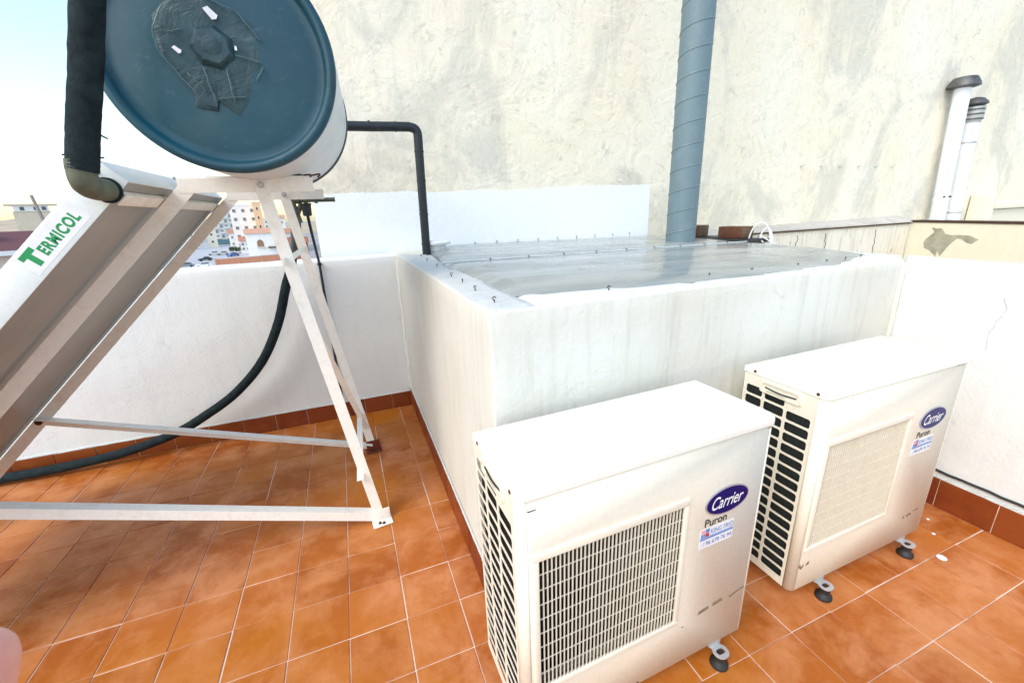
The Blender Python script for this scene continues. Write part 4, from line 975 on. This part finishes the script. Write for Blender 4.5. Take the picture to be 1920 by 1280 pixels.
def tree(x, y, h, w, label):
    X, Y = tw(x, y); t = thing('street_tree', label, 'tree', (X, Y, GZ), 0, 'street trees by the shopfront', local=True)
    m = MB(); m.tube([(0,0,0),(.05,0,h*.35),(.0,.1,h*.7)], .12, 8, rr=[.16,.11,.05])
    for a in range(4): m.tube([(.03,0,h*.35),(w*.25*math.cos(a*1.6),w*.25*math.sin(a*1.6),h*.65)], .05, 6)
    m.build('trunk', 'bark', t)
    m = MB(); rd = random.Random(h*7+x)
    cl = [(rd.uniform(-w/2, w/2)*.8, rd.uniform(-w/2, w/2)*.8, rd.uniform(h*.4, h*.9), rd.uniform(.35, .8)) for _ in range(12)]
    for _ in range(900):
        c = rd.choice(cl); q = Vector((rd.gauss(0, 1), rd.gauss(0, 1), rd.gauss(0, 1))).normalized()*c[3]*rd.uniform(.5, 1.05)
        p = Vector(c[:3])+q; a = Vector((rd.gauss(0, 1), rd.gauss(0, 1), rd.gauss(0, 1))).normalized()*.16; b = a.cross(Vector((rd.gauss(0, 1), rd.gauss(0, 1), rd.gauss(0, 1)))).normalized()*.11
        m.add([tuple(p-a), tuple(p-b), tuple(p+a), tuple(p+b)], [(0,1,2,3)])
    m.build('crown', 'leaves', t, smooth=0)
tree(-28.6, 139.8, 3.2, 3.8, 'round green street tree behind the blue car')
tree(-26.6, 139.0, 3.6, 4.0, 'larger green street tree to the right, next to the white house')
tree(-30.6, 141.5, 2.6, 2.8, 'small green street tree left of the other two')

# far left: maroon roofed house, long house on the hill, pole
t = thing('maroon_roofed_house', 'house with a dark maroon roof and a white eave left of the collector', 'building', (-22.5, 36, GZ), R(28), local=True)
m = MB(); m.box(-9, 6, 0, 9, 0, 11.2); m.build('wall', tmat((.78,.62,.54)), t, smooth=0)
m = MB(); m.add([(-9.5,-.6,11.25),(6.5,-.6,11.25),(6.5,9.5,11.25),(-9.5,9.5,11.25),(-9.5,4.5,12.55),(6.5,4.5,12.55)], [(0,1,5,4),(2,3,4,5),(0,4,3),(1,2,5),(0,3,2,1)]); rf = m.build('roof', tmat((.13,.045,.045)), t, smooth=0)
m = MB(); m.box(-9.6, 6.6, -.75, -.6, 11.0, 11.3); m.build('eave', tmat((.80,.80,.80)), t, smooth=0)
m = MB(); m.box(-1.1,-.35,2.0,2.8,11.8,13.0); m.box(-1.4,-.05,1.8,3.0,13.0,13.12); m.build('chimney', tmat((.80,.80,.78)), rf, smooth=0)
for q in (-3.2, .2, 3.6):
    m = MB(); m.box(q-.6, q+.6, -.06, 0, 8.6, 10.2); w_ = m.build('window', tmat((.8,.8,.78)), t, smooth=0); m = MB(); m.box(q-.45, q+.45, -.09, -.065, 8.75, 10.05); m.build('pane', tmat((.10,.10,.10), .2), w_, smooth=0)
m = thing('long_house', 'long low white house with dark windows on the tan hillside', 'building', (-128, 262, -2.5), R(26), local=True)
q = MB(); q.box(-8, 9, 0, 8, -6, 12.0); q.build('wall', tmat((.66,.56,.42)), m, smooth=0)
q = MB(); q.box(-7.5, 3.5, -.3, 6, 12.05, 14.6); q.build('upper_wall', tmat((.82,.80,.76)), m, smooth=0)
q = MB(); q.box(-10, 10, -1, 8, 14.65, 15.1); q.build('roof', tmat((.60,.50,.38)), m, smooth=0)
for a in (-4.8, -.5, 2.0): q = MB(); q.box(a-.7, a+.7, -.4, -.31, 12.5, 14.0); q.build('window', tmat((.08,.09,.10), .3), m, smooth=0)
mb = MB(); mb.tube([(-61, 126.5, GZ), (-63.2, 126.5, 8.9)], .28, 8, rr=[.55, .30]); tag(mb.build('utility_pole', tmat((.30,.24,.20))), 'leaning wooden utility pole against the tan hillside', 'pole')
for o in list(bpy.data.objects):
    if 'world_base' in o: del o['world_base']
